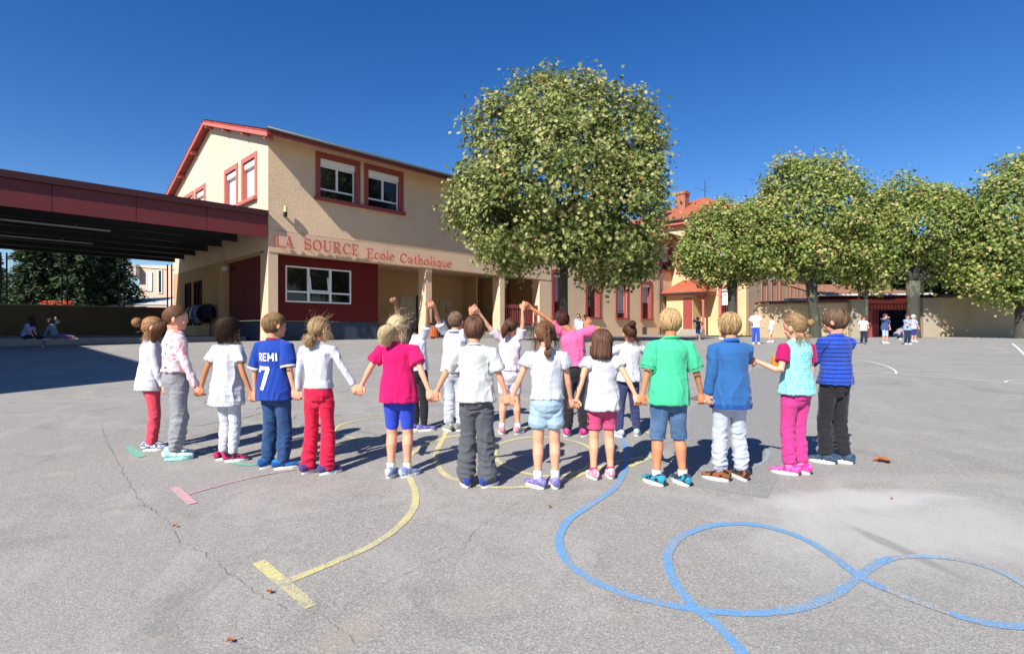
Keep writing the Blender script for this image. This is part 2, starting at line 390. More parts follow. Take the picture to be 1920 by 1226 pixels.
# cracks
M_crack = M('crack_dirt', srgb('#86807a'), 1, .3, 30)
def crack(pts, w, seed):
    rnd = random.Random(seed); pts = [G(*p) for p in pts]; out = []
    for a, b in zip(pts, pts[1:]):
        n = max(2, int((b-a).length/.035))
        out += [a.lerp(b, i/n)+Vector((rnd.uniform(-.012, .012), rnd.uniform(-.012, .012), 0)) for i in range(n)]
    LZ[0] += .00006; V = []
    for i, p in enumerate(out):
        t = (out[min(i+1, len(out)-1)]-out[max(i-1, 0)]); t.z = 0; t.normalize(); s = Vector((-t.y, t.x, 0)); ww = w*.5*rnd.uniform(.15, 1)
        for q in (p+s*ww/2, p-s*ww/2): V.append((q.x, q.y, gz(q.y)+.003))
    m = MB(); m.add(V, [(2*i, 2*i+1, 2*i+3, 2*i+2) for i in range(len(out)-1)]); setp(m.build('crack', M_crack), kind='structure')
crack([(190, 795), (200, 830), (240, 900), (262, 940), (318, 980), (330, 1010), (395, 1045), (430, 1075), (480, 1110), (540, 1145)], .012, 1)
crack([(640, 1140), (730, 1090), (800, 1058), (868, 1030), (880, 1005), (930, 965), (985, 935), (1060, 905)], .007, 2)
crack([(600, 1150), (640, 1180), (680, 1226)], .012, 3)
# ---------------------------------------------------------------- school: everything in one right-angled frame
A0 = Vector((-9.56, 20.7, -.44)); ANG = R(45.57)
ca, sa = math.cos(ANG), math.sin(ANG)
def F(px, py, w=0.0):            # point on a wall parallel to the front, w metres inward -> (along, height)
    k = (px-CX)/FPX; X0 = A0.x-sa*w; Y0 = A0.y+ca*w
    t = (k*Y0-X0)/(ca-sa*k); Y = Y0+sa*t
    return t, (HZ-py)/FPX*Y-A0.z
def S(px, py, x=0.0):            # point on a wall square to the front -> (inward, height)
    k = (px-CX)/FPX; X0 = A0.x+ca*x; Y0 = A0.y+sa*x
    s = (X0-k*Y0)/(sa+ca*k); Y = Y0+ca*s
    return s, (HZ-py)/FPX*Y-A0.z
def W(x, y, z=0): return Vector((A0.x+ca*x-sa*y, A0.y+sa*x+ca*y, A0.z+z))
def bthing(name, label, cat, x, y, z=0, group=None):
    return thing(name, label, cat, W(x, y, z), ANG, group, off=(x, y, z))
Tf = lambda w: (lambda u, v, d: (u, w-d, v))      # front wall: u along, v up, d outward
Ts = lambda x: (lambda u, v, d: (x-d, u, v))      # side wall facing -x: u inward, v up, d outward
def wall(T, u0, u1_, v0, v1, holes, th, mb=None):
    m = mb or MB()
    us = sorted({u0, u1_, *[h[0] for h in holes], *[h[1] for h in holes]}); vv = sorted({v0, v1, *[h[2] for h in holes], *[h[3] for h in holes]})
    solid = lambda i, j: 0 <= i < len(us)-1 and 0 <= j < len(vv)-1 and not any(h[0]-1e-6 <= us[i] and us[i+1] <= h[1]+1e-6 and h[2]-1e-6 <= vv[j] and vv[j+1] <= h[3]+1e-6 for h in holes)
    def q(*p): m.add([T(*a) for a in p], [(0, 1, 2, 3)])
    for i in range(len(us)-1):
        for j in range(len(vv)-1):
            if not solid(i, j): continue
            a, b, c, d = us[i], us[i+1], vv[j], vv[j+1]
            q((a, c, 0), (b, c, 0), (b, d, 0), (a, d, 0)); q((a, c, -th), (a, d, -th), (b, d, -th), (b, c, -th))
            if not solid(i-1, j): q((a, c, 0), (a, d, 0), (a, d, -th), (a, c, -th))
            if not solid(i+1, j): q((b, c, 0), (b, c, -th), (b, d, -th), (b, d, 0))
            if not solid(i, j-1): q((a, c, 0), (a, c, -th), (b, c, -th), (b, c, 0))
            if not solid(i, j+1): q((a, d, 0), (b, d, 0), (b, d, -th), (a, d, -th))
    return m
def window(par, T, u0, u1_, v0, v1, sur=.2, red=None, out=.04, dep=.16, box=.0, shut=0.0, style='pvc', sill=True, ratio=.5):
    red = red or M_redwin
    m = MB()
    m.box(u0-sur, u0, v0, v1, -.02, out, T); m.box(u1_, u1_+sur, v0, v1, -.02, out, T)
    m.box(u0-sur, u1_+sur, v1, v1+sur, -.02, out, T)
    # painted reveals
    m.box(u0, u0+.012, v0, v1, -dep, -.02, T); m.box(u1_-.012, u1_, v0, v1, -dep, -.02, T); m.box(u0+.012, u1_-.012, v1-.012, v1, -dep, -.02, T)
    if sill: m.box(u0-sur-.06, u1_+sur+.06, v0-.13, v0, -.05, out+.1, T)
    w = m.build('window', red, par)
    vt = v1-box
    f = MB(); b = .055
    if style == 'pvc':
        f.box(u0+.015, u0+b+.015, v0, vt, -dep-.05, -dep+.02, T); f.box(u1_-b-.015, u1_-.015, v0, vt, -dep-.05, -dep+.02, T)
        f.box(u0+b+.015, u1_-b-.015, v0, v0+b, -dep-.05, -dep+.02, T); f.box(u0+b+.015, u1_-b-.015, vt-b, vt, -dep-.05, -dep+.02, T)
        mid = (u0+u1_)/2; tr = v0+(vt-v0)*.26
        f.box(u0+b+.015, u1_-b-.015, tr, tr+.07, -dep-.05, -dep+.025, T)
        f.box(mid-.045, mid+.045, tr+.07, vt-b, -dep-.05, -dep+.025, T)
        f.build('frame', M_white, w)
    elif style == 'bars':
        for k in range(1, 6): f.box(u0+(u1_-u0)*k/6-.012, u0+(u1_-u0)*k/6+.012, v0, vt, -dep+.05, -dep+.075, T)
        f.box(u0+.012, u1_-.012, v0+.5, v0+.54, -dep+.03, -dep+.05, T); f.build('frame', M_redwin, w)
    g = MB(); g.box(u0+.012, u1_-.012, v0, v1-.012, -dep-.06, -dep-.03, T); g.build('pane', M_glass, w)
    if box:
        s = MB(); s.box(u0+.012, u1_-.012, v1-box, v1-.012, -dep-.02, -.03, T); s.build('shutter_box', M_white, w, bevel=.04)
    if shut:
        s = MB(); s.box(u0+.015, u1_-.015, v1-box-(v1-box-v0)*shut, v1-box, -dep+.028, -dep+.045, T); s.build('shutter', M_shut, w)
    return w
# --- front building
ob, bt = F(521, 473.7)[1], F(502, 430)[1]          # underside and top of the lettered beam
LA = 17.1
school = bthing('school_building', 'beige two storey school with red window surrounds and raised red letters over its arcade', 'building', 0, 0)
def zr(y): return 7.84+.324*((y if y < 7 else 14-y)+.8)
w1 = (*F(591, 283)[:1], *F(675, 283)[:1]); 
def frame_rect(a, b, c, d, s): return (a+s, b-s, c+s*.4, d-s)
W1 = frame_rect(F(591.5, 0)[0], F(675, 0)[0], F(591, 372)[1], F(592, 283.5)[1], .2)
W2_ = frame_rect(F(682.5, 0)[0], F(756, 0)[0], W1[2]-.08, W1[3]+.2, .2); W2_ = (W2_[0], W2_[1], W1[2], W1[3])
wW = (W1[0], W1[1], W1[2], W1[3])
extra = [(9.2, 11.0, W1[2], W1[3]), (11.8, 13.6, W1[2], W1[3])]
m = wall(Tf(0), 0.001, LA, bt, 8.12, [wW, W2_]+extra, .3); m.build('upper_wall', M_stucco, school)
window(school, Tf(0), *W1, box=.3); window(school, Tf(0), *W2_, box=.3)
for e in extra: window(school, Tf(0), *e, box=.3)
m = MB(); m.box(W1[0]-.25, W2_[1]+.25, -.15, -.0, W1[2]-.14, W1[2]-.005); m.build('sill', M_redwin, school)
m = MB(); m.box(0.001, LA, -.03, .45, ob, bt-.02); m.build('beam', M_smooth, school)
# side (gable) wall
G1 = frame_rect(S(482.5, 0)[0], S(453.5, 0)[0], 0, 0, .2); zt = 7.25+.44; zb_ = S(480, 369)[1]
gh = [(1.35, 2.7, zb_, zt-.2), (3.55, 4.9, zb_, zt-.2), (8.15, 9.5, zb_, zt-.2), (10.15, 11.5, zb_, zt-.2)]
m = wall(Ts(0), .001, 14, ob+.1, 8.1, gh+[], .3)
def tri_gable(m, y0, y1, zb):
    ys_ = [y0, 7, y1]
    m.prism([(y0, zb), (y1, zb), (y1, zr(y1)), (7, zr(7)), (y0, zr(y0))], Ts(0), 0, -.3)
tri_gable(m, 0.001, 14, 8.1)
m.build('gable_wall', M_gable, school)
for h in gh: window(school, Ts(0), *h, box=.28, shut=1.0, red=M_salmon, style='pvc', dep=.2)
for a, b in ((1.1, 5.15), (7.9, 11.8)): m = MB(); m.box(a, b, zb_-.14, zb_-.003, .0, .16, Ts(0)); m.build('sill', M_salmon, school)
# roof
def roofpan(name, mat, x0, x1, y0, y1, zf, th=.1, wave=.21, par=None, amp=.025, step=8):
    m = MB(); n = int((x1-x0)/wave*4); xs_ = [x0+(x1-x0)*i/n for i in range(n+1)]
    rows = max(2, int(abs(y1-y0)/.36)); ysr = []
    for j in range(rows):
        a = y0+(y1-y0)*j/rows; b = y0+(y1-y0)*(j+1)/rows; ysr += [(a, 0.03), (b, 0.0)]
    V = []; 
    for x in xs_:
        wv = amp*abs(math.sin(math.pi*x/wave))
        for y, dz in ysr: V.append((x, y, zf(y)+th+wv+dz))
    k = len(ysr); Fc = [(i*k+j, (i+1)*k+j, (i+1)*k+j+1, i*k+j+1) for i in range(len(xs_)-1) for j in range(k-1)]
    m.add(V, Fc)
    m.add([(x0, y0, zf(y0)+.02), (x1, y0, zf(y0)+.02), (x1, y1, zf(y1)+.02), (x0, y1, zf(y1)+.02)], [(0, 1, 2, 3)])
    m.add([(x0, y0, zf(y0)+.02), (x1, y0, zf(y0)+.02), (x1, y0, zf(y0)+th+.03), (x0, y0, zf(y0)+th+.03)], [(0, 1, 2, 3)])
    m.add([(x0, y0, zf(y0)+.02), (x0, y1, zf(y1)+.02), (x0, y1, zf(y1)+th), (x0, y0, zf(y0)+th)], [(0, 1, 2, 3)])
    return m.build(name, mat, par, fix=False)
rf = roofpan('roof', M_tile3, -.38, 33.0, -.85, 7, zr, par=school); roofpan('rear_roof', M_tile3, -.38, 33.0, 14.85, 7, zr, par=school)
m = MB()
for s_, e_ in ((-.84, 7), (14.84, 7)):
    T = lambda u, v, d: (d, u, v)
    m.prism([(s_, zr(s_)-.14), (e_, zr(e_)-.14), (e_, zr(e_)+.06), (s_, zr(s_)+.06)], T, -.375, -.34)
m.build('rake_board', M_salmon, school)
m = MB(); m.prism([(-.8, zr(-.8)-.03), (7, zr(7)-.03), (14.8, zr(14.8)-.03), (14.8, zr(14.8)+.01), (7, zr(7)+.01), (-.8, zr(-.8)+.01)], lambda u, v, d: (d, u, v), -.34, -.001)
m.build('soffit', M_redwin, school)
m = MB(); m.box(0, 33, -.8, -.002, 0, .03, lambda x, y, z: (x, y, zr(y)-.02+z)); m.build('front_soffit', M_smooth, school)
for y in (-.45, 2.0, 4.4, 6.85, 9.3, 11.6, 13.9): m = MB(); m.prism([(y-.07, zr(y)-.24), (y+.07, zr(y)-.24), (y+.07, zr(y)-.04), (y-.07, zr(y)-.04)], lambda u, v, d: (d, u, v), -.32, -.001); m.build('purlin', M_salmon, school)
m = MB(); m.tube([(-.38, -.92, 7.98), (33.0, -.92, 7.98)], .075, 10); m.build('gutter', M_grey, school, smooth=True)
m = MB(); m.box(-.34, 33.0, -.86, -.83, 7.78, 7.86); m.build('fascia_board', M_red, school)
# pillars
pw = .375
for i, (a, b, d) in enumerate(((0.0, .375, .8), (7.56, 7.93, .6), (12.69, 13.05, .6), (16.05, LA, .6))):
    m = MB(); m.box(a, b, -.004, d, -.4, ob-.001); m.build('pillar', M_smooth, school)
# red classroom wall with the wide window
rw = .8; r0, r1 = .1, F(709, 0, rw)[0]
wx0, wx1 = F(535, 0, rw)[0], F(658, 0, rw)[0]; wz0, wz1 = F(535, 566, rw)[1], F(535, 497.5, rw)[1]
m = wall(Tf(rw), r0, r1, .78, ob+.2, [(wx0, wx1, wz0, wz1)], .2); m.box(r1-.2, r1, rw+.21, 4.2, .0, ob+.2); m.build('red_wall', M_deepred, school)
m = MB(); m.box(r0, r1+.01, rw-.02, rw+.2, -.3, .775); m.build('plinth', M_darkbase, school)
m = MB(); fr = .06
for a, b in ((wx0, wx0+fr), (wx1-fr, wx1)): m.box(a, b, wz0, wz1, -.1, .02, Tf(rw))
m.box(wx0+fr, wx1-fr, wz0, wz0+fr, -.1, .02, Tf(rw)); m.box(wx0+fr, wx1-fr, wz1-fr, wz1, -.1, .02, Tf(rw))
tz = wz0+(wz1-wz0)*.27; c1, c2 = wx0+(wx1-wx0)*.33, wx0+(wx1-wx0)*.665
m.box(wx0+fr, wx1-fr, tz, tz+.07, -.1, .022, Tf(rw))
for c in (c1, c2): m.box(c-.05, c+.05, wz0+fr, tz, -.1, .018, Tf(rw)); m.box(c-.05, c+.05, tz+.07, wz1-fr, -.1, .018, Tf(rw))
w_ = m.build('window', M_white, school)
m = MB(); m.box(wx0+fr, wx1-fr, wz0+fr, wz1-fr, -.08, -.05, Tf(rw)); m.build('pane', M_glass, w_)
m = MB()  # tilted casement in the middle light
def tilt(u, v, d):
    k = (v-tz-.07)/(wz1-fr-tz-.07); return (u, rw-d+.0+.16*k, v)
a, b, c, d = c1+.06, c2-.06, tz+.08, wz1-fr-.02
for q in ((a, a+.06, c, d), (b-.06, b, c, d), (a+.06, b-.06, c, c+.06), (a+.06, b-.06, d-.06, d)): m.box(*q, .02, .055, tilt)
m.build('casement', M_white, w_)
# back wall of the arcade, its doors and ceiling
bw = 4.2
def door(par, T, u0, u1_, h, mat, fmat, v0=0.0, nm='door', handle=True):
    m = MB(); m.box(u0, u1_, v0, v0+h, .0, .045, T); d_ = m.build(nm, mat, par)
    m = MB(); m.box(u0-.07, u0, v0, v0+h+.07, .0, .06, T); m.box(u1_, u1_+.07, v0, v0+h+.07, .0, .06, T); m.box(u0, u1_, v0+h, v0+h+.07, .0, .06, T); m.build('frame', fmat, d_)
    if handle: m = MB(); m.box(u1_-.14, u1_-.06, v0+1.0, v0+1.03, .045, .09, T); m.build('handle', M_grey, d_)
    return d_
zl = .06
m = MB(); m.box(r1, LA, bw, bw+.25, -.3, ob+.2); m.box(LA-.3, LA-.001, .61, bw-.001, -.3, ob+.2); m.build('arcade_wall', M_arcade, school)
m = MB(); m.box(0.4, LA, .0, bw+.2, ob+.201, ob+.35); m.build('arcade_ceiling', M_smooth, school)
d = F(752, 0, bw)[0]; door(school, Tf(bw), d, d+.9, 2.25, M_doorgrey, M_doorgrey, zl); door(school, Tf(bw), d+1.1, d+1.9, 2.25, M_wood, M_dgrey, zl)
d = F(825, 0, bw)[0]; dd = door(school, Tf(bw), d, d+.95, 2.1, M_doorgrey, M_doorgrey, zl)
m = MB(); m.box(d+.38, d+.52, zl+1.35, zl+1.7, .046, .052, Tf(bw)); m.build('notice', M('orange_notice', srgb('#b5652f'), .7), dd)
d = F(884, 0, bw-.6)[0]
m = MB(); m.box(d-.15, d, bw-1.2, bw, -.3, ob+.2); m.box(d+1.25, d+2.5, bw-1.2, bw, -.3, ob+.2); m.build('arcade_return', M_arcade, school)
door(school, Tf(bw), d+.1, d+1.1, 2.2, M_wood, M_doorgrey, zl)
# raised porch with balustrade in the last bay
b0, b1 = 13.06, 16.04; zf_ = F(975, 608)[1]; zt_ = F(975, 571)[1]
m = MB(); m.box(b0-.02, b1+.0, .25, bw, -.3, zf_-.05); 
for k in range(4): m.box(b0-1.4+k*.3, b0-.021, .6, 2.0, -.3, .02+k*.13) if k < 1 else m.box(b0-1.4+k*.3, b0-1.4+(k+1)*.3+.0, .6, 2.0, -.3, .02+k*.13)
m.build('porch_floor', M_conc, school)
m = MB(); m.box(b0, b1, .12, .2, zt_-.22, zt_); m.box(b0, b1, .13, .19, zf_+.02, zf_+.08)
n = 16
for k in range(n): x = b0+(b1-b0)*(k+.5)/n; m.box(x-.035, x+.035, .145, .17, zf_+.081, zt_-.221)
m.build('balustrade', M_redwin, school)
m = MB(); m.box(b0+.8, b1-1.2, bw-.06, bw-.001, zf_, ob-.2); m.build('porch_door', M_wood, school)
# plinth strip, vent, lamps
m = MB(); m.box(7.94, 12.68, -.35, 3.0, -.3, .03); m.build('arcade_floor', M_conc, school)
t0, z0 = F(532, 400)
lamp = bthing('wall_lamp', 'small black and cream cylinder lamp on the rough wall above the red letters', 'lamp', t0, 0, z0)
m = MB(); m.lathe([(.07, 0), (.07, .17), (.072, .18)], (t0, -.17, z0-.16)); m.box(t0-.03, t0+.03, -.11, -.001, z0-.12, z0-.04); m.build('body', M_black, lamp, smooth=False)
m = MB(); m.lathe([(.068, .0), (.068, .22), (.06, .24)], (t0, -.17, z0+.021)); m.build('shade', M('cream_lamp_glass', srgb('#d8c48a'), .4), lamp)

# --- serif letters
def arc(cx, cy, rx, ry, a0, a1, n=14): return [(cx+rx*math.cos(R(a0+(a1-a0)*i/n)), cy+ry*math.sin(R(a0+(a1-a0)*i/n))) for i in range(n+1)]
def stroke(pts, w):
    L, Rr = [], []
    for i, p in enumerate(pts):
        a = pts[max(i-1, 0)]; b = pts[min(i+1, len(pts)-1)]; dx, dy = b[0]-a[0], b[1]-a[1]; l = math.hypot(dx, dy) or 1
        ww = w(i/(len(pts)-1)) if callable(w) else w
        nx, ny = -dy/l*ww/2, dx/l*ww/2; L.append((p[0]+nx, p[1]+ny)); Rr.append((p[0]-nx, p[1]-ny))
    return [[L[i], L[i+1], Rr[i+1], Rr[i]] for i in range(len(pts)-1)]
K, H_ = .17, .07    # thick and thin strokes, letter height 1
def se(x, y, w=.34): return stroke([(x-w/2, y), (x+w/2, y)], .07)
ring = lambda s: K-(K-H_)*abs(math.sin(s*math.pi*2))  # thick at the sides
def glyph(ch):
    q = []
    if ch == 'L': q = stroke([(.2, 0), (.2, 1)], K)+se(.2, .965)+stroke([(.03, .035), (.68, .035)], .08)+stroke([(.66, .0), (.66, .26)], .07); w = .74
    elif ch == 'A': q = stroke([(.12, .0), (.42, .98)], H_)+stroke([(.42, 1.0), (.76, .0)], K)+stroke([(.24, .33), (.62, .33)], H_)+se(.12, .035, .3)+se(.76, .035, .36); w = .94
    elif ch == 'E': q = stroke([(.2, 0), (.2, 1)], K)+stroke([(.03, .965), (.68, .965)], .08)+stroke([(.03, .035), (.7, .035)], .08)+stroke([(.2, .52), (.5, .52)], .07)+stroke([(.67, .76), (.67, 1)], .06)+stroke([(.69, 0), (.69, .26)], .06)+stroke([(.5, .4), (.5, .64)], .06); w = .78
    elif ch == 'O': q = stroke(arc(.45, .5, .34, .44, 0, 360, 24), lambda s: H_+(K-H_)*abs(math.cos(s*math.pi*2))); w = .92
    elif ch == 'C': q = stroke(arc(.47, .5, .36, .44, 40, 320, 20), lambda s: H_+(K-H_)*abs(math.sin(s*math.pi))); q += stroke([(.74, .64), (.74, .98)], .07)+stroke([(.74, .1), (.74, .3)], .06); w = .86
    elif ch == 'S': q = stroke(arc(.36, .73, .24, .215, 25, 270, 14)+arc(.36, .28, .27, .235, 90, -155, 14), lambda s: .08+.08*math.sin(s*math.pi)); q += stroke([(.6, .72), (.6, .98)], .06)+stroke([(.09, .02), (.09, .28)], .06); w = .74
    elif ch == 'U': q = stroke([(.2, 1), (.2, .32)], K)+stroke(arc(.45, .32, .25, .27, 180, 360, 14), .1)+stroke([(.7, .32), (.7, 1)], H_)+se(.2, .965)+se(.7, .965, .26); w = .92
    elif ch == 'R': q = stroke([(.2, 0), (.2, 1)], K)+se(.2, .035)+stroke([(.03, .965), (.45, .965)], .07)+stroke(arc(.42, .74, .22, .225, 90, -90, 12), lambda s: H_+.09*math.sin(s*math.pi))+stroke([(.2, .515), (.44, .515)], .07)+stroke([(.42, .5), (.75, .03)], .15)+se(.8, .035, .22); w = .92
    elif ch == 'c': q = stroke(arc(.3, .32, .22, .28, 45, 315, 16), lambda s: H_+.08*math.sin(s*math.pi))+stroke([(.46, .5), (.46, .56)], .1); w = .56
    elif ch == 'o': q = stroke(arc(.31, .32, .23, .28, 0, 360, 20), lambda s: H_+.08*abs(math.cos(s*math.pi*2))); w = .64
    elif ch == 'e': q = stroke(arc(.3, .32, .23, .28, 0, 320, 18), lambda s: H_+.07*abs(math.sin(s*math.pi)))+stroke([(.08, .34), (.53, .34)], .06); w = .6
    elif ch == 'a': q = stroke(arc(.24, .44, .18, .16, 160, 0, 10)+[(.42, .3), (.42, .04), (.52, .03)], .11)+stroke(arc(.24, .17, .16, .14, 60, 320, 12), .08); w = .58
    elif ch == 't': q = stroke([(.2, .84), (.2, .12), (.28, .04), (.38, .08)], .12)+stroke([(.05, .58), (.38, .58)], .07); w = .42
    elif ch == 'h': q = stroke([(.17, 0), (.17, 1)], .12)+stroke([(.05, .97), (.17, .97)], .07)+stroke(arc(.35, .38, .17, .2, 170, 0, 10)+[(.52, .0)], .11)+se(.17, .03, .26)+se(.53, .03, .24); w = .68
    elif ch == 'l': q = stroke([(.17, 0), (.17, 1)], .12)+stroke([(.05, .97), (.17, .97)], .07)+se(.17, .03, .28); w = .35
    elif ch == 'i': q = stroke([(.17, 0), (.17, .6)], .12)+stroke([(.05, .58), (.17, .58)], .07)+se(.17, .03, .28)+stroke([(.17, .76), (.17, .89)], .14); w = .35
    elif ch == 'q': q = stroke(arc(.28, .32, .21, .28, 0, 360, 18), .1)+stroke([(.5, .6), (.5, -.28)], .12)+se(.5, -.27, .26); w = .64
    elif ch == 'u': q = stroke([(.15, .6), (.15, .2)]+arc(.32, .2, .17, .17, 180, 300, 8), .11)+stroke([(.5, .6), (.5, .0)], .12)+stroke([(.04, .58), (.15, .58)], .07)+stroke([(.4, .58), (.5, .58)], .07)+stroke([(.5, .03), (.6, .03)], .06); w = .66
    else: w = .3
    return q, w
sign = bthing('lettering', 'raised red serif letters reading LA SOURCE Ecole Catholique on the beige beam', 'sign', F(512, 0)[0], 0, ob)
def letters(txt, ta, tb, h, zbase, sp=.0):
    tot = sum(glyph(c)[1]+sp for c in txt); k = (tb-ta)/tot; x = ta
    for c in txt:
        q, w = glyph(c)
        if q:
            m = MB()
            for i, p in enumerate(q):
                m.prism([(x+a*k, zbase+b*h) for a, b in p], Tf(-.03), .15+.0007*(i % 5), .2+.0007*(i % 5))
            for dx in (.3,): m.box(x+dx*k*w-.01, x+dx*k*w+.01, zbase+.45*h, zbase+.5*h, .0, .155, Tf(-.03))
            m.build('letter', M_salmon, sign)
        x += (w+sp)*k
zb0 = F(515, 464)[1]; hL = F(515, 441)[1]-zb0
letters('LA', F(512, 0)[0], F(548.5, 0)[0], hL, zb0); letters('SOURCE', F(565, 0)[0], F(669, 0)[0], hL*.98, F(600, 473)[1], .03)
zb1 = F(690, 485.5)[1]; letters('Ecole', F(682, 0)[0], F(736, 0)[0], hL*.92, zb1, .03); letters('Catholique', F(744, 0)[0], F(843, 0)[0], hL*.92, F(790, 497.5)[1], .02)

# --- classroom wing continuing the front
wing = bthing('classroom_wing', 'older beige wing behind the big tree with tall red framed windows and a downpipe', 'building', LA, 0)
LB = F(1262, 0)[0]
zs, ztp = 1.26, 3.95
wins = []
for a, b, sh in ((1037, 1052, .62), (1100, 1123, .12), (1156, 1175, .85), (1203, 1220, .5)):
    wins.append((F(a, 0)[0]+.05, F(b, 0)[0], zs, ztp, sh))
ups = [(w[0], w[1], 5.35, 7.2, .5) for w in wins]+[(F(1240, 0)[0], F(1257, 0)[0], 5.3, 7.25, .6)]
m = wall(Tf(0), LA+.002, LB, -.3, 8.12, [w[:4] for w in wins+ups], .3); m.build('wall', M_wallB, wing)
for w in wins+ups: window(wing, Tf(0), *w[:4], sur=.22, box=.22, shut=w[4], style='bars', dep=.28, out=.06)
t_ = F(1236, 0)[0]; m = MB(); m.tube([(t_, -.1, -.2), (t_, -.1, 7.9)], .05, 10); m.build('downpipe', M_grey, wing, smooth=True)
t_ = F(1210, 0)[0]; m = MB(); m.box(t_-.45, t_+.15, -.03, .01, .05, .6); m.build('vent', M_grey, wing)
m = MB(); m.box(LA, LB, -1.6, -.004, -.4, .0); m.build('kerb', M_conc, wing)
# --- tall block with hip roof
XC = 32.7; qn, qf = -6.07, 6.0
blk = bthing('main_block', 'tall beige school block with an orange hipped tile roof and a brick chimney', 'building', XC, 0)
ze = 8.9+.44
blk_h = [(-q-.55, -q+.55, a, b) for q, a, b in ((4.5, 5.2, 7.2), (1.2, 5.2, 7.2), (4.7, 1.2, 3.6))]
m = wall(Ts(XC), qn, qf, -.3, ze, blk_h, .3); m.box(XC+.3, XC+20, qn, qn+.3, -.3, ze); m.box(XC+.3, XC+20, qf-.3, qf, -.3, ze); m.build('wall', M_orangewall, blk)
zx = 11.95+.44
def hip(m, x0, x1, y0, y1, ze_, zr_, ov=.5, th=.12):
    x0 -= ov; y0 -= ov; y1 += ov; ym = (y0+y1)/2; hx = x0+(y1-y0)/2
    for dz, fl in ((0, 1), (th, 0)):
        m.add([(x0, y0, ze_+dz), (x0, y1, ze_+dz), (hx, ym, zr_+dz), (x1, ym, zr_+dz), (x1, y0, ze_+dz), (x1, y1, ze_+dz)], [(0, 1, 2), (0, 2, 3, 4), (1, 5, 3, 2)])
    m.add([(x0, y0, ze_), (x0, y1, ze_), (x0, y1, ze_+th), (x0, y0, ze_+th), (x1, y0, ze_), (x1, y0, ze_+th)], [(0, 1, 2, 3), (0, 3, 5, 4)])
m = MB(); hip(m, XC, XC+20, qn, qf, ze-.05, zx); r_ = m.build('roof', M_tile, blk)
m = MB(); m.tube([(XC-.6, qn-.6, ze-.02), (XC-.6, qf+.6, ze-.02)], .09, 8); m.tube([(XC-.6, qn-.6, ze-.02), (XC+20, qn-.6, ze-.02)], .09, 8); m.build('gutter', M_grey, blk)
m = MB(); m.box(XC-.5, XC-.001, qn-.5, qf+.5, ze-.35, ze-.051); m.box(XC, XC+20, qn-.5, qn-.001, ze-.35, ze-.051); m.build('cornice', M_salmon, blk)
m = MB(); m.box(XC-.06, XC-.001, qn-.001, qf, ze-1.45, ze-1.25); m.build('band', M_salmon, blk)
# chimney on the left slope
cy_, _z = S(1279, 400, XC+3.2); ztop = S(1279, 361, XC+3.2)[1]
m = MB(); m.box(XC+2.8, XC+3.6, cy_-.45, cy_+.45, ze, ztop-.25); m.box(XC+2.72, XC+3.68, cy_-.53, cy_+.53, ztop-.25, ztop); m.build('chimney', M_brick, r_)
m = MB(); zc_ = ze+(zx-ze)*3.0/6.5
m.box(XC+2.55, XC+3.85, cy_-.7, cy_+.7, zc_-.15, zc_+.35, lambda x, y, z: (x, y, z+(x-XC-3.2)*.5)); m.build('flashing', M_grey, r_)
sy_, _ = S(1242, 412, XC+1.2)
m = MB(); sl = (zx-ze+.05)/6.5
m.box(XC+.6, XC+1.9, sy_-.55, sy_+.55, .1, .2, lambda x, y, z: (x, y, ze-.05+(x-XC+.5)*sl+z)); m.build('skylight', M_glass, r_)
ant = thing('roof_antenna', 'thin television antenna on the ridge of the tall orange roof', 'antenna', W(XC+6.3, 0, zx))
m = MB(); h0 = 1.7; m.tube([(0, 0, -.1), (0, 0, h0)], .03, 6)
for k in range(4): m.bar((-.5+.3*k, -.25, h0*.45+.1*k), (-.5+.3*k+.1, .25, h0*.45+.1*k), .02)
m.bar((-.9, 0, h0*.62), (.4, 0, h0*.35), .02); m.build('mast', M_dgrey, ant)
for q, v0_, v1_ in ((4.5, 5.2, 7.2), (1.2, 5.2, 7.2), (4.7, 1.2, 3.6)):
    window(blk, Ts(XC), -q-.55, -q+.55, v0_, v1_, sur=.2, box=.2, shut=.5, style='bars', dep=.2, red=M_salmon)
# porch of the block
XP = 31.2
m = MB(); m.box(XP, XC-.001, -2.55, -.32, -.3, 3.35); m.build('vestibule', M_orangewall, blk)
door(blk, Ts(XP), -2.45, -1.85, 2.3, M_red, M_redwin, .45)
m = MB(); m.box(XP-.45, XP-.001, -3.5, -1.7, -.4, .44); m.box(XP-.9, XP-.451, -3.5, -1.7, -.4, .2); m.build('steps', M_conc, blk)
m = MB(); m.lathe([(.13, -.4), (.13, .35), (.1, .4), (.09, 3.0), (.16, 3.1), (.16, 3.25)], (XP+.05, -3.37, 0), 12)
m.bar((XP+.05, -3.37, 2.6), (XP+.05, -2.6, 3.25), .1); m.bar((XP+.05, -3.37, 2.6), (XP+.8, -3.37, 3.25), .1); m.build('column', M_salmon, blk)
m = MB(); x0, x1, y0, y1, e_, r_z = XP-.5, XC, -3.8, -.02, 3.25, 4.35
for dz in (0, .1): m.add([(x0, y0, e_+dz), (x0, y1, e_+dz), (x1, y1-1.0, r_z+dz), (x1, y0+1.2, r_z+dz), (x1, y0, e_+dz), (x1, y1, e_+dz)], [(0, 1, 2, 3), (0, 3, 4), (1, 5, 2)])
m.add([(x0, y0, e_), (x0, y1, e_), (x0, y1, e_+.1), (x0, y0, e_+.1), (x1, y0, e_), (x1, y0, e_+.1)], [(0, 1, 2, 3), (0, 4, 5, 3)])
m.build('porch_roof', M_tile, blk)
m = MB(); m.tube([(x0-.05, y0, e_), (x0-.05, y1, e_)], .06, 8); m.build('porch_gutter', M_grey, blk)
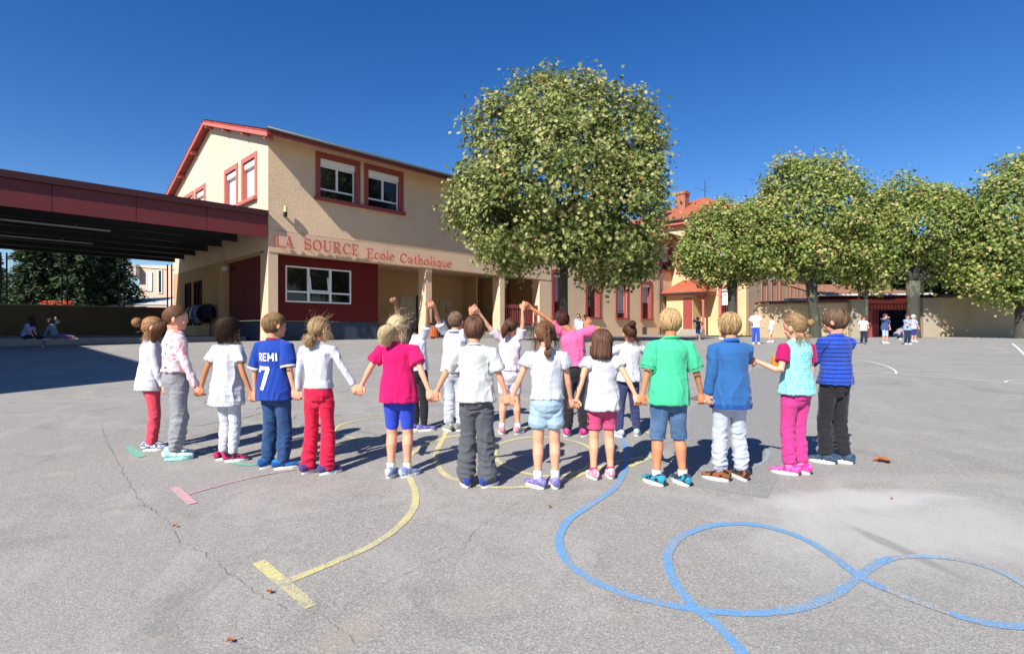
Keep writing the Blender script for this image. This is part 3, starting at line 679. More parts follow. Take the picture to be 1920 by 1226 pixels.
m = MB(); m.box(x0+.02, x1, y0+.02, y1, e_-.12, e_-.01); m.build('porch_beam', M_salmon, blk)
# --- rear classroom range
YD = qn
rng = bthing('rear_range', 'long beige school range far behind the trees with a row of red framed windows', 'building', XC+.5, YD)
def FD(px): return F(px, 0, YD-.0)[0]
dw = []
for a, b, sh in ((1429, 1437, .1), (1447, 1455, .1), (1463, 1475, 1.0), (1483, 1489.5, .3), (1496, 1503, .3), (1511, 1518, .3)):
    dw.append((FD(a), FD(b), 1.4, F(a, 530, YD)[1], sh))
m = wall(Tf(YD-.02), FD(1402), FD(1530), -.3, 6.8, [d[:4] for d in dw], .25); m.build('wall', M_wallB, rng)
for d in dw: window(rng, Tf(YD-.02), *d[:4], sur=.2, box=.25, shut=d[4], style='plain', dep=.22, red=M_salmon)
m = MB(); xe = FD(1530); xb = FD(1402)
for dz in (0, .12): m.add([(xb, YD-.6, 6.75+dz), (xe+.5, YD-.6, 6.75+dz), (xe+.5, YD+5, 8.9+dz), (xb, YD+5, 8.9+dz)], [(0, 1, 2, 3)])
m.build('roof', M_tile, rng)

# ---------------------------------------------------------------- playground canopy
can = bthing('playground_canopy', 'large flat playground canopy with a red sheet metal fascia and dark steel beams', 'canopy', -14, 0)
zc0, zc1 = 3.56+.44, 4.6+.44
CXL = -17.0
m = MB(); 
for k in range(8):
    a = CXL+k*(-.07-CXL)/8; b = CXL+(k+1)*(-.07-CXL)/8; m.box(a+.008, b-.008, -.12-.002*(k % 2), -.06, zc0, zc1-.22)
m.build('fascia', M_canopyred, can)
m = MB(); m.box(CXL, -.06, -.22, .0, zc1-.215, zc1); m.build('flashing', M_canopycap, can)
m = MB(); n = 150; V = []
for i in range(n+1):
    x = CXL+(-.08-CXL)*i/n; z = zc1-.22+(.05 if i % 4 < 2 else 0)
    V += [(x, -.05, z), (x, 12.4, z+.02)]
m.add(V, [(2*i, 2*i+1, 2*i+3, 2*i+2) for i in range(n)])
m.add([(CXL, -.05, zc1-.1), (-.08, -.05, zc1-.1), (-.08, 12.6, zc1-.08), (CXL, 12.6, zc1-.08)], [(0, 1, 2, 3)])
m.build('roof_deck', M_dgrey, can)
for y in (.5, 2.5, 4.5, 6.5, 8.5, 10.5, 12.3):
    m = MB(); z0_ = zc0+.12; m.box(CXL, -.31, y-.09, y+.09, z0_, z0_+.02); m.box(CXL, -.31, y-.09, y+.09, z0_+.4, z0_+.42); m.box(CXL, -.31, y-.012, y+.012, z0_+.021, z0_+.399)
    m.build('beam', M_dgrey, can)
M_tube = M('white_tube_light', srgb('#b9bcc0'), .4)
for y in (3.2, 7.4):
    m = MB(); m.tube([(CXL+.5, y, zc0+.1), (-4.5, y, zc0+.1)], .035, 6)
    for x in (-12.5, -9, -5.5): m.bar((x, y, zc0+.1), (x, y, zc1-.2), .02)
    m.build('light_rail', M_tube, can)
slab = MB(); slab.box(CXL, -.001, 2.4, 12.6, -.4, .13); slab = slab.build('canopy_paving', M_conc); slab.location = A0; slab.rotation_euler = (0, 0, ANG); setp(slab, kind='structure')
# side wall under the canopy
m = MB(); e1, e2, e3 = .81, S(428, 0)[0], S(386, 0)[0]
m.box(0.0, .3, e2, 14, -.3, ob+.099)
m.box(0.0, .3, .81, e2, S(489, 478)[1], ob+.099); m.tube([(-.02, e2+.35, -.3), (-.02, e2+.35, ob)], .28, 14)
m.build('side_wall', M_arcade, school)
m = MB(); h_ = S(489, 478)[1]
for k in range(2):
    a = .82+(e2-.82)*k/2; b = .82+(e2-.82)*(k+1)/2-.02; m.box(.04, .1, a, b, .8, h_)
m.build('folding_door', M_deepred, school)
m = MB(); m.box(.03, .12, .82, e2, -.3, .79); m.build('side_plinth', M_darkbase, school)
for a, b in ((S(378, 0)[0], S(366, 0)[0]), (S(358, 0)[0], S(349, 0)[0])):
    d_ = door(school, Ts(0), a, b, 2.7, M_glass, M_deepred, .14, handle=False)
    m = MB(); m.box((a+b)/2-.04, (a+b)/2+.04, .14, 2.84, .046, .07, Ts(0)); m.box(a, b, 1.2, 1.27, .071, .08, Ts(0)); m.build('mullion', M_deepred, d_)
m = MB(); m.lathe([(.06, 0), (.14, .05), (.14, .2), (.08, .27)], (-.2, 4.4, 3.0), 12); m.box(-.2, -.0, 4.36, 4.44, 3.1, 3.16); lo = m.build('globe_lamp', M('frosted_glass', srgb('#c9cbc8'), .3), school, smooth=True)
# coat shelf and coats
cy0, cy1 = S(404, 0)[0], S(378, 0)[0]
box_ = bthing('coat_bench', 'long beige box bench with a rail of coats under the canopy', 'bench', -.35, cy0)
m = MB(); m.box(-.8, -.05, cy0, cy1, .13, .62); m.build('bench', M_orangewall, box_)
m = MB(); m.tube([(-.35, cy0-.5, 1.62), (-.35, cy1+.4, 1.62)], .02, 6)
for y in (cy0-.5, cy1+.4): m.tube([(-.35, y, .13), (-.35, y, 1.62)], .02, 6)
m.build('rail', M_dgrey, box_)
def coat(y, col, h, seed):
    rnd = random.Random(seed); c = bthing('coat', None, 'coat', -.35, y, 1.6, 'coats hanging on the rail'); n = 18; V = []
    rows = [(0, .03), (.05, .12), (.12, .2), (.4, .2), (.8, .22), (1, .24)]
    for r_, w in rows:
        for j in range(n):
            a = 2*math.pi*j/n; rr = 1+.18*math.sin(5*a+seed)+.1*rnd.uniform(-1, 1)
            V.append((-.35+math.cos(a)*w*1.0*rr*.9, y+math.sin(a)*w*.42*rr, 1.6-r_*h+rnd.uniform(-.02, .02)*(r_ > .3)))
    m = MB(); m.add(V, [(i*n+j, i*n+(j+1) % n, (i+1)*n+(j+1) % n, (i+1)*n+j) for i in range(len(rows)-1) for j in range(n)]+[tuple(range(n)), tuple((len(rows)-1)*n+j for j in range(n))])
    m.build('cloth', M('coat_cloth', srgb(col), .9), c, smooth=True)
    m = MB()
    for s_ in (-1, 1): m.tube([(-.35+s_*.17, y, 1.5), (-.35+s_*.26, y+.03, 1.25), (-.35+s_*.25, y+.02, .98)], [.05, .055, .045], 8)
    m.build('sleeve', bpy.data.materials[c.children[0].data.materials[0].name], c, smooth=True)
    return c
cl = ['#b8b4c8', '#4a5560', '#d9dce4', '#3558a0', '#9aa0b8', '#7a6f9a', '#15151a', '#101216', '#2a2540']
nm = ['pale lilac coat at the far end of the coat rail', 'slate grey coat second from the far end of the rail', 'near white coat hanging beside the slate grey one', 'bright blue coat on the canopy coat rail', 'pale blue grey coat beside the bright blue one', 'muted purple coat on the canopy coat rail', 'black coat beside the muted purple one on the rail', 'jet black coat, second from the near end of the rail', 'very dark violet coat at the near end of the coat rail']
for i, c_ in enumerate(cl):
    o = coat(cy1+.25-i*(cy1-cy0+.6)/8.2, c_, .75+.12*math.sin(i*2.1), i); o['label'] = nm[i]
# back wall with ball fence
bwl = bthing('boundary_wall', 'low dark rendered wall along the back of the canopy', 'wall', -14, 12.6)
ztw = 1.12+.44
m = MB(); m.box(-26, -.02, 12.6, 12.85, -.4, ztw); m.build('wall', M('shade_darkened_render', srgb('#6e6250'), .95, .15, 1.5), bwl); m = MB(); m.box(-26.05, -.02, 12.55, 12.9, ztw, ztw+.07); m.build('coping', M_stone, bwl)  # wall colour darkened to stand in for the deep shade under the canopy
fen = bthing('ball_fence', 'tall wire mesh ball fence with dark posts standing on the low canopy wall', 'fence', -14, 12.7, ztw)
posts = [F(p, 0, 12.72)[0] for p in (-110, 7, 121, 229, 318)]
for i, x in enumerate(posts):
    for dx in (-.1, .1): m = MB(); m.box(x+dx-.03, x+dx+.03, 12.69, 12.75, ztw+.07, 4.0); m.build('post', M_dgrey, fen)
for i in range(len(posts)):
    a = posts[i]+.13; b = (posts[i+1] if i+1 < len(posts) else -.1)-.13
    for z in (3.7, ztw+.15): m = MB(); m.box(a, b, 12.705, 12.735, z, z+.04); m.build('rail', M_dgrey, fen)
    m = MB(); n = int((b-a)/.1)
    for k in range(n): x = a+(b-a)*k/n; m.box(x-.002, x+.002, 12.718, 12.722, ztw+.19, 3.7)
    for k in range(20): z = ztw+.2+(3.5-ztw)*k/20; m.box(a, b, 12.7165, 12.7175, z-.002, z+.002)
    m.build('mesh_panel', M_dgrey, fen)
# off-picture building whose corner shades the left of the yard
tip = G(352, 702); L8 = 8.6/math.tan(ELEV); cK = tip-Vector((-to_sun.x, -to_sun.y, 0)).normalized()*L8
lb = thing('gymnasium', 'plain beige hall at the left end of the canopy with a flat roof', 'building', (cK.x, cK.y, -1.2), ANG)
zt8 = tip.z+8.6+1.2
m = MB(); m.box(-9, -.01, .0, 14, -.5, zt8-.3); m.build('wall', M_orangewall, lb); m = MB(); m.box(-9, .0, -.02, 14.1, zt8-.3, zt8); m.build('roof_edge', M_canopyred, lb)
m = MB()
for k in range(3): m.box(-.012, .04, 2+k*4, 4.2+k*4, 2.4, 4.4)
m.build('window', M_glass, lb)
# painted game on the canopy floor
for a, b in (((0, 640), (40, 636)), ((0, 634), (130, 632)), ((30, 643), (152, 636)), ((150, 636), (112, 629)), ((112, 629), (0, 629.5))):
    p, q = F(a[0], a[1], 0), 0
def floorpt(px, py):
    z = A0.z+.13; Y = z*FPX/(HZ-py); return Vector(((px-CX)/FPX*Y, Y, z+.006))
for i, (a, b) in enumerate((((-60, 633.0), (155, 629.2)), ((155, 629.2), (120, 627.6)), ((120, 627.6), (-60, 629)), ((30, 631.7), (15, 627.9)), ((90, 630.4), (66, 627.8)))):
    p, q = floorpt(*a), floorpt(*b); s_ = (q-p).cross(Vector((0, 0, 1))).normalized()*.05; zz = Vector((0, 0, .0006*i))
    m = MB(); m.add([p+s_+zz, q+s_+zz, q-s_+zz, p-s_+zz], [(0, 1, 2, 3)]); setp(m.build('painted_line', W_), kind='structure')

# ---------------------------------------------------------------- house beyond the fence
hY = 44.0
hz = P(250, 570, hY)
hs = thing('pink_house', 'pale pink rendered house with white shutters beyond the canopy fence', 'building', (P(262, 0, hY).x, hY, gz(hY)), R(8))
k = hY/FPX
m = MB(); hx1 = (345-262)*k+1.2; top = (HZ-497)*k-gz(hY)
m.box(0, hx1, 0, 8, -.2, top); m.build('wall', M('pink_render', srgb('#eccbb2'), .9, .05), hs)
m = MB(); m.box(-.65, 0.0, -.6, 5, top-1.0, top-.02); m.box(-.65, 0, -.6, 5, 0, 2.7); m.build('balcony', M('cream_render', srgb('#e6dcc8'), .9, .05), hs)
m = MB(); m.box(-.02, .0, .3, 2, 2.7, top-1.0); m.build('loggia_glass', M_glass, hs)
for a, b, c, d in ((276, 282, 512, 544), (295.5, 300, 507, 548)):
    m = MB(); m.box((a-262)*k, (b-262)*k, -.05, -.001, (HZ-d)*k-gz(hY), (HZ-c)*k-gz(hY)); w_ = m.build('window', M_glass if a > 290 else M_shut, hs)
    m = MB(); u0, u1h, v0, v1 = (a-262)*k, (b-262)*k, (HZ-d)*k-gz(hY), (HZ-c)*k-gz(hY)
    m.box(u0-.08, u0, -.07, -.001, v0-.08, v1+.08); m.box(u1h, u1h+.08, -.07, -.001, v0-.08, v1+.08); m.box(u0, u1h, -.07, -.001, v1, v1+.08); m.box(u0, u1h, -.07, -.001, v0-.08, v0); m.build('frame', M_white, w_)
shd = thing('garden_shed', 'low shed with a pale sloping roof in front of the pink house', 'shed', (P(285, 0, 36).x, 36, gz(36)), R(20))
m = MB(); m.box(-2.6, 2.2, 0, 3, -.2, 1.9); m.build('wall', M_conc, shd)
m = MB(); m.add([(-2.9, -.3, 1.9), (2.5, -.3, 2.15), (2.5, 3.2, 2.9), (-2.9, 3.2, 2.5), (-2.9, -.3, 2.0), (2.5, -.3, 2.25), (2.5, 3.2, 3.0), (-2.9, 3.2, 2.6)], [(0, 3, 2, 1), (4, 5, 6, 7), (0, 1, 5, 4), (1, 2, 6, 5), (2, 3, 7, 6), (3, 0, 4, 7)]); m.build('roof', M('pale_roof_sheet', srgb('#c9c4ba'), .8), shd)

# ---------------------------------------------------------------- right side: yard walls, shed, gate
YW = 30.5
def wx(px, Y=YW): return (px-CX)/FPX*Y
zg = gz(YW)
yw = thing('yard_wall', 'rendered yard wall with a tile coping behind the middle pair of plane trees', 'wall', (wx(1420), YW, zg))
m = MB(); x0, x1 = 0, wx(1592)-wx(1420)
for k_ in range(10):
    a = x0+(x1-x0)*k_/10; b = x0+(x1-x0)*(k_+1)/10
    m.box(a, b, 0.0, .3, -.2, 1.92+.012*k_)
m.build('wall', M_wallR, yw)
m = MB(); n = 60
for k_ in range(n):
    a = x0+(x1-x0)*k_/n; b = x0+(x1-x0)*(k_+.94)/n; z = 1.93+.12*k_/n
    m.add([(a, -.14, z), (b, -.14, z+.01), (b, .15, z+.16), (a, .15, z+.15), (a, .44, z), (b, .44, z+.01), (a, -.14, z-.05), (b, -.14, z-.04)], [(0, 1, 2, 3), (3, 2, 5, 4), (6, 7, 1, 0), (6, 4, 5, 7)])
m.build('coping', M_tile2, yw)
pier = thing('stone_pier', 'pale stone pier between the tiled yard wall and the red gate', 'pillar', (wx(1604), YW-.1, zg))
m = MB(); m.box(-.42, .42, -.2, .5, -.2, 2.05); m.build('shaft', M_stone, pier, bevel=.03)
m = MB(); m.box(-.47, .47, -.25, .55, 2.051, 2.14); m.build('cap', M_stone, pier)
shed = thing('tiled_shed', 'low open shed with a brown tiled roof and dark red fascia behind the gate', 'shed', (wx(1640, 36), 36, gz(36)))
k = 36/FPX; zz = lambda py: (HZ-py)*k-gz(36)
m = MB(); sx0, sx1 = (1538-1640)*k, (1740-1640)*k
m.box(sx1+6, sx1+6.2, -1, 4.6, -.2, zz(560)); m.box(sx0, sx1+6, 4.6, 4.8, -.2, zz(552)); m.box(sx0, sx0+.2, 0.1, 4.6, -.2, zz(556)); m.build('wall', M_darkbase, shed)
m = MB(); rr = zz(527)
for dz in (0, .1): m.add([(sx0-.3, -.3, zz(554)+dz), (sx1, -.3, zz(552)+dz), (sx1, 4, rr+dz), (sx0-.3, 4, rr+dz)], [(0, 1, 2, 3)])
m.build('roof', M_tile2, shed)
m = MB(); m.tube([(sx0-.3, -.38, zz(554.5)), (sx1, -.38, zz(552))], .07, 8); m.build('gutter', M_white, shed)
m = MB(); m.box(sx0-.2, sx1, -.2, -.1, zz(566), zz(555.5)); m.build('fascia', M_deepred, shed)
for px in (1560, 1590): m = MB(); m.box((px-1640)*k-.1, (px-1640)*k+.1, -.1, .1, -.2, zz(566)); m.build('post', M_deepred, shed)
gate = thing('red_gate', 'open red steel school gate with a salmon canopy band and spiked rail', 'gate', (wx(1670), YW+.3, zg))
k = (YW+.3)/FPX; zz = lambda py: (HZ-py)*k-zg; xx = lambda px: (px-1670)*k
m = MB(); m.box(xx(1625), xx(1712), .3, .38, zz(581), zz(562)); m.build('band', M('salmon_sheet', srgb('#d4695c'), .6, .05), gate)
m = MB()
m.box(xx(1617), xx(1712), .0, .05, zz(571), zz(569.5)); m.box(xx(1617), xx(1712), .0, .05, zz(581), zz(579.5))
for i in range(15): x = xx(1620+i*6.3); m.box(x-.015, x+.015, .01, .04, zz(579.4), zz(571.1))
m.build('spiked_rail', M_deepred, gate)
for a, b in ((1617, 1620), (1631, 1641), (1720, 1729)): m = MB(); m.box(xx(a), xx(b), -.06, .12, -.2, zz(581 if a < 1700 else 560)); m.build('post', M_red, gate)
m = MB(); m.box(xx(1620), xx(1631), .02, .06, -.1, 1.0); 
for i in range(5): x = xx(1621+i*2.2); m.box(x-.02, x+.02, .02, .05, 1.0, zz(581))
m.build('left_leaf', M_red, gate)
m = MB(); m.box(0, .03, 0, 1.7, .05, .8)
for i in range(9): y = .1+i*.19; m.box(0, .03, y-.015, y+.015, .8, 1.6)
m.box(0, .03, 0, 1.7, 1.6, 1.65); m = m.build('gate_leaf', M_red, gate); m.location = (xx(1641), .2, 0); m.rotation_euler = (0, 0, R(-50))
rw_ = thing('side_yard_wall', 'long shaded beige yard wall right of the red gate', 'wall', (wx(1730), YW, zg))
k = YW/FPX; zz = lambda py: (HZ-py)*k-zg; xx = lambda px: (px-1730)*k
m = MB(); m.box(xx(1762), xx(2300), 0, .3, -.2, zz(557)); m.build('wall', M_wallR, rw_)
m = MB(); m.box(xx(1729.5), xx(1761.5), -.06, .36, -.2, zz(558.5)); m.build('pier', M_stone, rw_)
m = MB(); n = 14
for i in range(n):
    a = xx(1763)+(xx(1806)-xx(1763))*i/n; b = a+(xx(1806)-xx(1763))/n*.93; z = zz(557)+.002
    m.add([(a, -.16, z), (b, -.16, z), (b, .15, z+.18), (a, .15, z+.18), (a, .46, z), (b, .46, z), (a, -.16, z-.07), (b, -.16, z-.07)], [(0, 1, 2, 3), (3, 2, 5, 4), (6, 7, 1, 0)])
m.build('coping', M_tile2, rw_)
mb = MB(); mb.box(wx(1700), wx(2300), YW-2.2, YW-.02, zg-.2, zg+.03); o = mb.build('tree_bed_kerb', M_conc); setp(o, kind='structure')
# far ring of ground beyond: plain low hedge mass hides the horizon on the right
# ---------------------------------------------------------------- trees
def mat_leaf(name, stops, trans=.33):
    t = NT(name)
    a = t.n.new('ShaderNodeAttribute'); a.attribute_name = 'tone'
    c = t.ramp(a.outputs['Fac'], stops)
    t.set(Base_Color=c, Roughness=.6, Specular_IOR_Level=.3)
    tr = t.n.new('ShaderNodeBsdfTranslucent'); t.l.new(c, tr.inputs[0]); mx = t.n.new('ShaderNodeMixShader'); mx.inputs[0].default_value = trans
    out = t.n['Material Output']; t.l.new(t.b.outputs[0], mx.inputs[1]); t.l.new(tr.outputs[0], mx.inputs[2]); t.l.new(mx.outputs[0], out.inputs[0])
    return t.m
M_leafA = mat_leaf('plane_tree_leaves', [(0, (.05, .085, .02)), (.28, (.14, .185, .045)), (.6, (.32, .35, .105)), (.85, (.53, .52, .21)), (.95, (.62, .53, .25)), (1, (.36, .16, .05))])
M_leafB = mat_leaf('green_plane_leaves', [(0, (.055, .10, .02)), (.33, (.18, .245, .05)), (.65, (.34, .40, .105)), (.85, (.53, .50, .18)), (.95, (.6, .47, .2)), (1, (.38, .17, .06))])
M_leafD = mat_leaf('dark_tree_leaves', [(0, (.012, .025, .008)), (.5, (.03, .05, .015)), (1, (.08, .10, .03))], .15)
def mat_bark():
    t = NT('plane_bark')
    v = t.voro(5, 'SMOOTH_F1', vec=t.co((1, 1, .5)), out='Color'); sep = t.n.new('ShaderNodeSeparateColor'); t.l.new(v, sep.inputs[0])
    c = t.ramp(sep.outputs[0], [(.2, srgb('#383a32')), (.5, srgb('#444539')), (.78, srgb('#7d7b69')), (.88, srgb('#424439'))])
    c = t.mix(t.noise(9, 4), c, srgb('#46453c'), 'MIX'); t.set(Base_Color=c, Roughness=.9); t.bump(t.noise(14, 4), .5, .02); return t.m
M_bark = mat_bark(); M_darkbark = M('dark_bark', srgb('#4a4338'), .95, .2, 6, bump=.5)
def rotm(rng, n, normal, jitter):
    nn = normal+rng.normal(0, jitter, (n, 3)); nn /= np.linalg.norm(nn, axis=1, keepdims=True)+1e-9
    r = rng.normal(0, 1, (n, 3)); u = np.cross(nn, r); u /= np.linalg.norm(u, axis=1, keepdims=True)+1e-9
    return u, np.cross(nn, u), nn
ang_ = [(0, .12), (35, .62), (62, .45), (95, 1.0), (118, .5), (150, .95), (165, .6)]
half = [(math.sin(R(180-a))*r, -math.cos(R(180-a))*r*-1) for a, r in ang_]
# maple-like outline: stem at y=-1, five lobes
LEAF = np.array([(0, -.75, 0), (.30, -.72, .05), (.95, -.25, .22), (.50, .0, .10), (.72, .62, .16), (.25, .40, .05), (0, 1.0, -.06), (-.25, .40, .05), (-.72, .62, .16), (-.50, .0, .10), (-.95, -.25, .22), (-.30, -.72, .05), (0, -.1, 0)], float)
LEAFF = np.array([(12, i, (i+1) % 12) for i in range(12)])
LEAFs = np.array([(0, -.8, 0), (.8, -.2, .15), (.55, .6, .1), (0, .95, 0), (-.55, .6, .1), (-.8, -.2, .15)], float)
LEAFsF = np.array([(0, 1, 2), (0, 2, 3), (0, 3, 4), (0, 4, 5)])
def leafmesh(pos, nrm, size, tone, rng, full=True, jit=.7):
    T, Fc = (LEAF, LEAFF) if full else (LEAFs, LEAFsF)
    n = len(pos); u, v, w = rotm(rng, n, nrm, jit)
    s = size[:, None, None]
    V = pos[:, None, :]+s*(T[None, :, 0:1]*u[:, None, :]+T[None, :, 1:2]*v[:, None, :]+T[None, :, 2:3]*w[:, None, :])
    k = len(T); Fa = (Fc[None]+np.arange(n)[:, None, None]*k).reshape(-1, 3)
    return V.reshape(-1, 3), Fa, np.repeat(tone, k)
def sample_crown(blobs, n, rng, shell=.62):
    c = np.array([b[:3] for b in blobs], float); r = np.array([b[3:6] for b in blobs], float)
    wts = (r[:, 0]*r[:, 2]); wts = wts/wts.sum(); out, on = [], []
    while sum(len(o) for o in out) < n:
        m = n*2; i = rng.choice(len(c), m, p=wts); d = rng.normal(0, 1, (m, 3)); d /= np.linalg.norm(d, axis=1, keepdims=True)
        rho = shell+(1.03-shell)*rng.random(m)**.55
        p = c[i]+d*r[i]*rho[:, None]
        q = np.linalg.norm((p[:, None]-c[None])/r[None], axis=2)      # drop what is deep inside another lobe
        q[np.arange(m), i] = 9; ok = q.min(axis=1) > .72
        out.append(p[ok]); on.append(d[ok])
    return np.concatenate(out)[:n], np.concatenate(on)[:n]
def broadleaf(label, base, trunk_h, trunk_r, blobs, nclump, per, size, seed, mat, cat='tree', group='plane trees', full=True, bark=None, limbs=7, csig=.26, name='plane_tree', lean=(0, 0)):
    rng = np.random.default_rng(seed); rnd = random.Random(seed)
    bx, by = base; z0 = gz(by) if by < 60 else -.48
    t = thing(name, label, cat, (bx, by, z0), 0, group)
    bl = [(b[0]-bx, b[1]-by, b[2]-z0, *b[3:]) for b in blobs]
    m = MB(); lx, ly = lean
    m.tube([(0, 0, -.15), (0, 0, .1), (lx*.3, ly*.3, trunk_h*.35), (lx*.7, ly*.7, trunk_h*.7), (lx, ly, trunk_h)], [trunk_r*1.4, trunk_r*1.0, trunk_r*.88, trunk_r*.84, trunk_r*1.0], 14)
    tr_ = m.build('trunk', bark or M_bark, t, smooth=True)
    cc = np.array([b[:3] for b in bl]); top = Vector((lx, ly, trunk_h-.15))
    m = MB()
    for i in range(limbs):
        b = bl[i % len(bl)]; e = Vector((b[0]+rnd.uniform(-.4, .4)*b[3], b[1]+rnd.uniform(-.4, .4)*b[4], b[2]+rnd.uniform(-.1, .5)*b[5]))
        mid = top.lerp(e, .45)+Vector((rnd.uniform(-.3, .3), rnd.uniform(-.3, .3), -.25))
        m.tube([top, top.lerp(mid, .5)+Vector((0, 0, -.05)), mid, e], [trunk_r*.62, trunk_r*.45, trunk_r*.32, trunk_r*.1], 8)
        for j in range(4):
            f = Vector([e[k]+rnd.gauss(0, .5)*b[3+k] for k in range(3)]); m.tube([mid, mid.lerp(f, .5)+Vector((0, 0, .2)), f], [trunk_r*.2, trunk_r*.12, .012], 5)
    m.build('limbs', bark or M_bark, t, smooth=True)
    p, d = sample_crown(bl, nclump, rng)
    pos = np.repeat(p, per, 0)+rng.normal(0, csig, (nclump*per, 3))*np.array([1, 1, .9])
    nr = np.repeat(d, per, 0)*.9+np.array([0, 0, .4])+np.array([-.15, -.25, 0])
    ct = rng.normal(0, .16, nclump)
    tone = np.clip(np.repeat(.48+ct, per)+rng.normal(0, .2, nclump*per), 0, .96); tone[rng.random(len(tone)) < .012] = 1.0
    sz = size*rng.uniform(.55, 1.25, len(pos))
    V, Fc, tn = leafmesh(pos, nr, sz, tone, rng, full)
    np_obj('crown', V, Fc, mat, t, smooth=False, col=tn)
    return t
def BP(px, py, Y, rx, rz, ry=None, dy=0):
    """crown lobe: centre seen at px,py from the yard, at distance Y, radii in photo pixels there"""
    k = Y/FPX; p = P(px, py, Y+dy); return (p.x, p.y, p.z, rx*k, (ry if ry else (rx+rz)/2)*k, rz*k)
Y1 = 21.0
T1 = [BP(1010, 215, Y1, 62, 78, dy=.3), BP(1085, 230, Y1, 62, 84, dy=-.5), BP(1165, 245, Y1, 66, 78, dy=.2), BP(930, 270, Y1, 58, 85), BP(1208, 315, Y1, 40, 92, 55),
      BP(882, 375, Y1, 46, 68, 60), BP(1040, 330, Y1, 130, 130, 120, dy=-1.0), BP(960, 400, Y1, 85, 92, 95, dy=-1.2), BP(1160, 400, Y1, 82, 95, 90, dy=-.8), BP(1060, 400, Y1, 110, 90, 110, dy=1.6),
      BP(960, 470, Y1, 58, 44, 60), BP(1150, 480, Y1, 78, 48, 80), BP(1060, 460, Y1, 80, 40, 80, dy=-1.2), BP(1182, 498, Y1, 36, 32, 40), BP(1120, 515, Y1, 38, 20, 40, dy=-.8)]
broadleaf('big round plane tree with pale green leaves standing alone before the school front', (P(1057, 0, Y1).x, Y1), 3.6, .19, T1, 1400, 34, .088, 11, M_leafA, csig=.25, limbs=12)
Y2 = 31.0
T2 = [BP(1322, 430, Y2, 30, 40), BP(1358, 412, Y2, 34, 36), BP(1400, 420, Y2, 36, 38), BP(1345, 468, Y2, 68, 50, 65), BP(1300, 482, Y2, 32, 34), BP(1405, 485, Y2, 38, 44), BP(1350, 505, Y2, 52, 30)]
broadleaf('smallest plane tree, right of the tiled porch, its leafy crown hiding the tall block', (P(1373, 0, Y2).x, Y2), 3.4, .3, T2, 650, 28, .088, 12, M_leafB, csig=.26)
Y3 = 28.8
T3 = [BP(1485, 350, Y3, 48, 52), BP(1540, 338, Y3, 50, 46), BP(1582, 378, Y3, 37, 56), BP(1448, 410, Y3, 42, 60), BP(1525, 410, Y3, 92, 75, 80), BP(1436, 465, Y3, 34, 42), BP(1525, 478, Y3, 84, 42, 70), BP(1602, 460, Y3, 34, 50), BP(1480, 505, Y3, 30, 20)]
broadleaf('tallest plane tree of the right hand row, with a broad high crown', (P(1529, 0, Y3).x, Y3), 3.3, .3, T3, 1000, 30, .088, 13, M_leafB, csig=.26, lean=(-.25, 0))
Y4 = 28.9
T4 = [BP(1688, 378, Y4, 42, 46), BP(1750, 385, Y4, 40, 38), BP(1790, 406, Y4, 33, 42), BP(1660, 420, Y4, 30, 44), BP(1730, 430, Y4, 92, 55, 80), BP(1672, 478, Y4, 36, 34), BP(1790, 480, Y4, 56, 50), BP(1735, 460, Y4, 50, 36)]
broadleaf('forked plane tree beside the red gate, second from the right edge', (P(1712, 0, Y4).x, Y4), 3.1, .35, T4, 760, 30, .088, 14, M_leafB, csig=.26)
Y5 = 27.0
T5 = [BP(1915, 350, Y5, 60, 60), BP(1880, 410, Y5, 60, 70), BP(1960, 400, Y5, 80, 100), BP(1870, 480, Y5, 55, 60), BP(1940, 480, Y5, 80, 70), BP(1848, 525, Y5, 36, 36), BP(1885, 540, Y5, 40, 30), BP(1915, 540, Y5, 50, 26)]
broadleaf('plane tree cut off by the right edge of the photo', (P(1917, 0, Y5).x, Y5), 3.0, .34, T5, 760, 28, .092, 15, M_leafB, csig=.27)
Y6 = 29.4
T6 = [BP(1602, 505, Y6, 30, 28), BP(1634, 520, Y6, 24, 26), BP(1620, 480, Y6, 32, 32)]
broadleaf('slim young plane tree with a thin trunk at the stone pier', (P(1620, 0, Y6).x, Y6-.2), 2.3, .1, T6, 150, 18, .12, 16, M_leafB, csig=.28, limbs=5)
for i, (px, Y, seed) in enumerate(((1760, 37, 21), (1850, 36, 22), (1945, 38, 23), (1600, 48, 24), (1690, 47, 26))):
    b = [BP(px, 500, Y, 55, 50), BP(px-35, 520, Y, 40, 42), BP(px+35, 525, Y, 42, 42), BP(px, 545, Y, 60, 26)]
    broadleaf(['dark bushy tree directly behind the coping end of the right yard wall', 'dark bushy tree behind the shaded middle of the right yard wall', 'dark bushy tree behind the right yard wall at the right photo edge', 'dark tree far behind the tiled shed roof, left one of two', 'dark tree far behind the red gate, right one of the two beyond the shed'][i],
              (P(px, 0, Y).x, Y), 2.2, .15, b, 240, 14, .2, seed, M_leafD, full=False, csig=.35, name='dark_tree', group='dark trees beyond the yard wall', bark=M_darkbark, limbs=4)
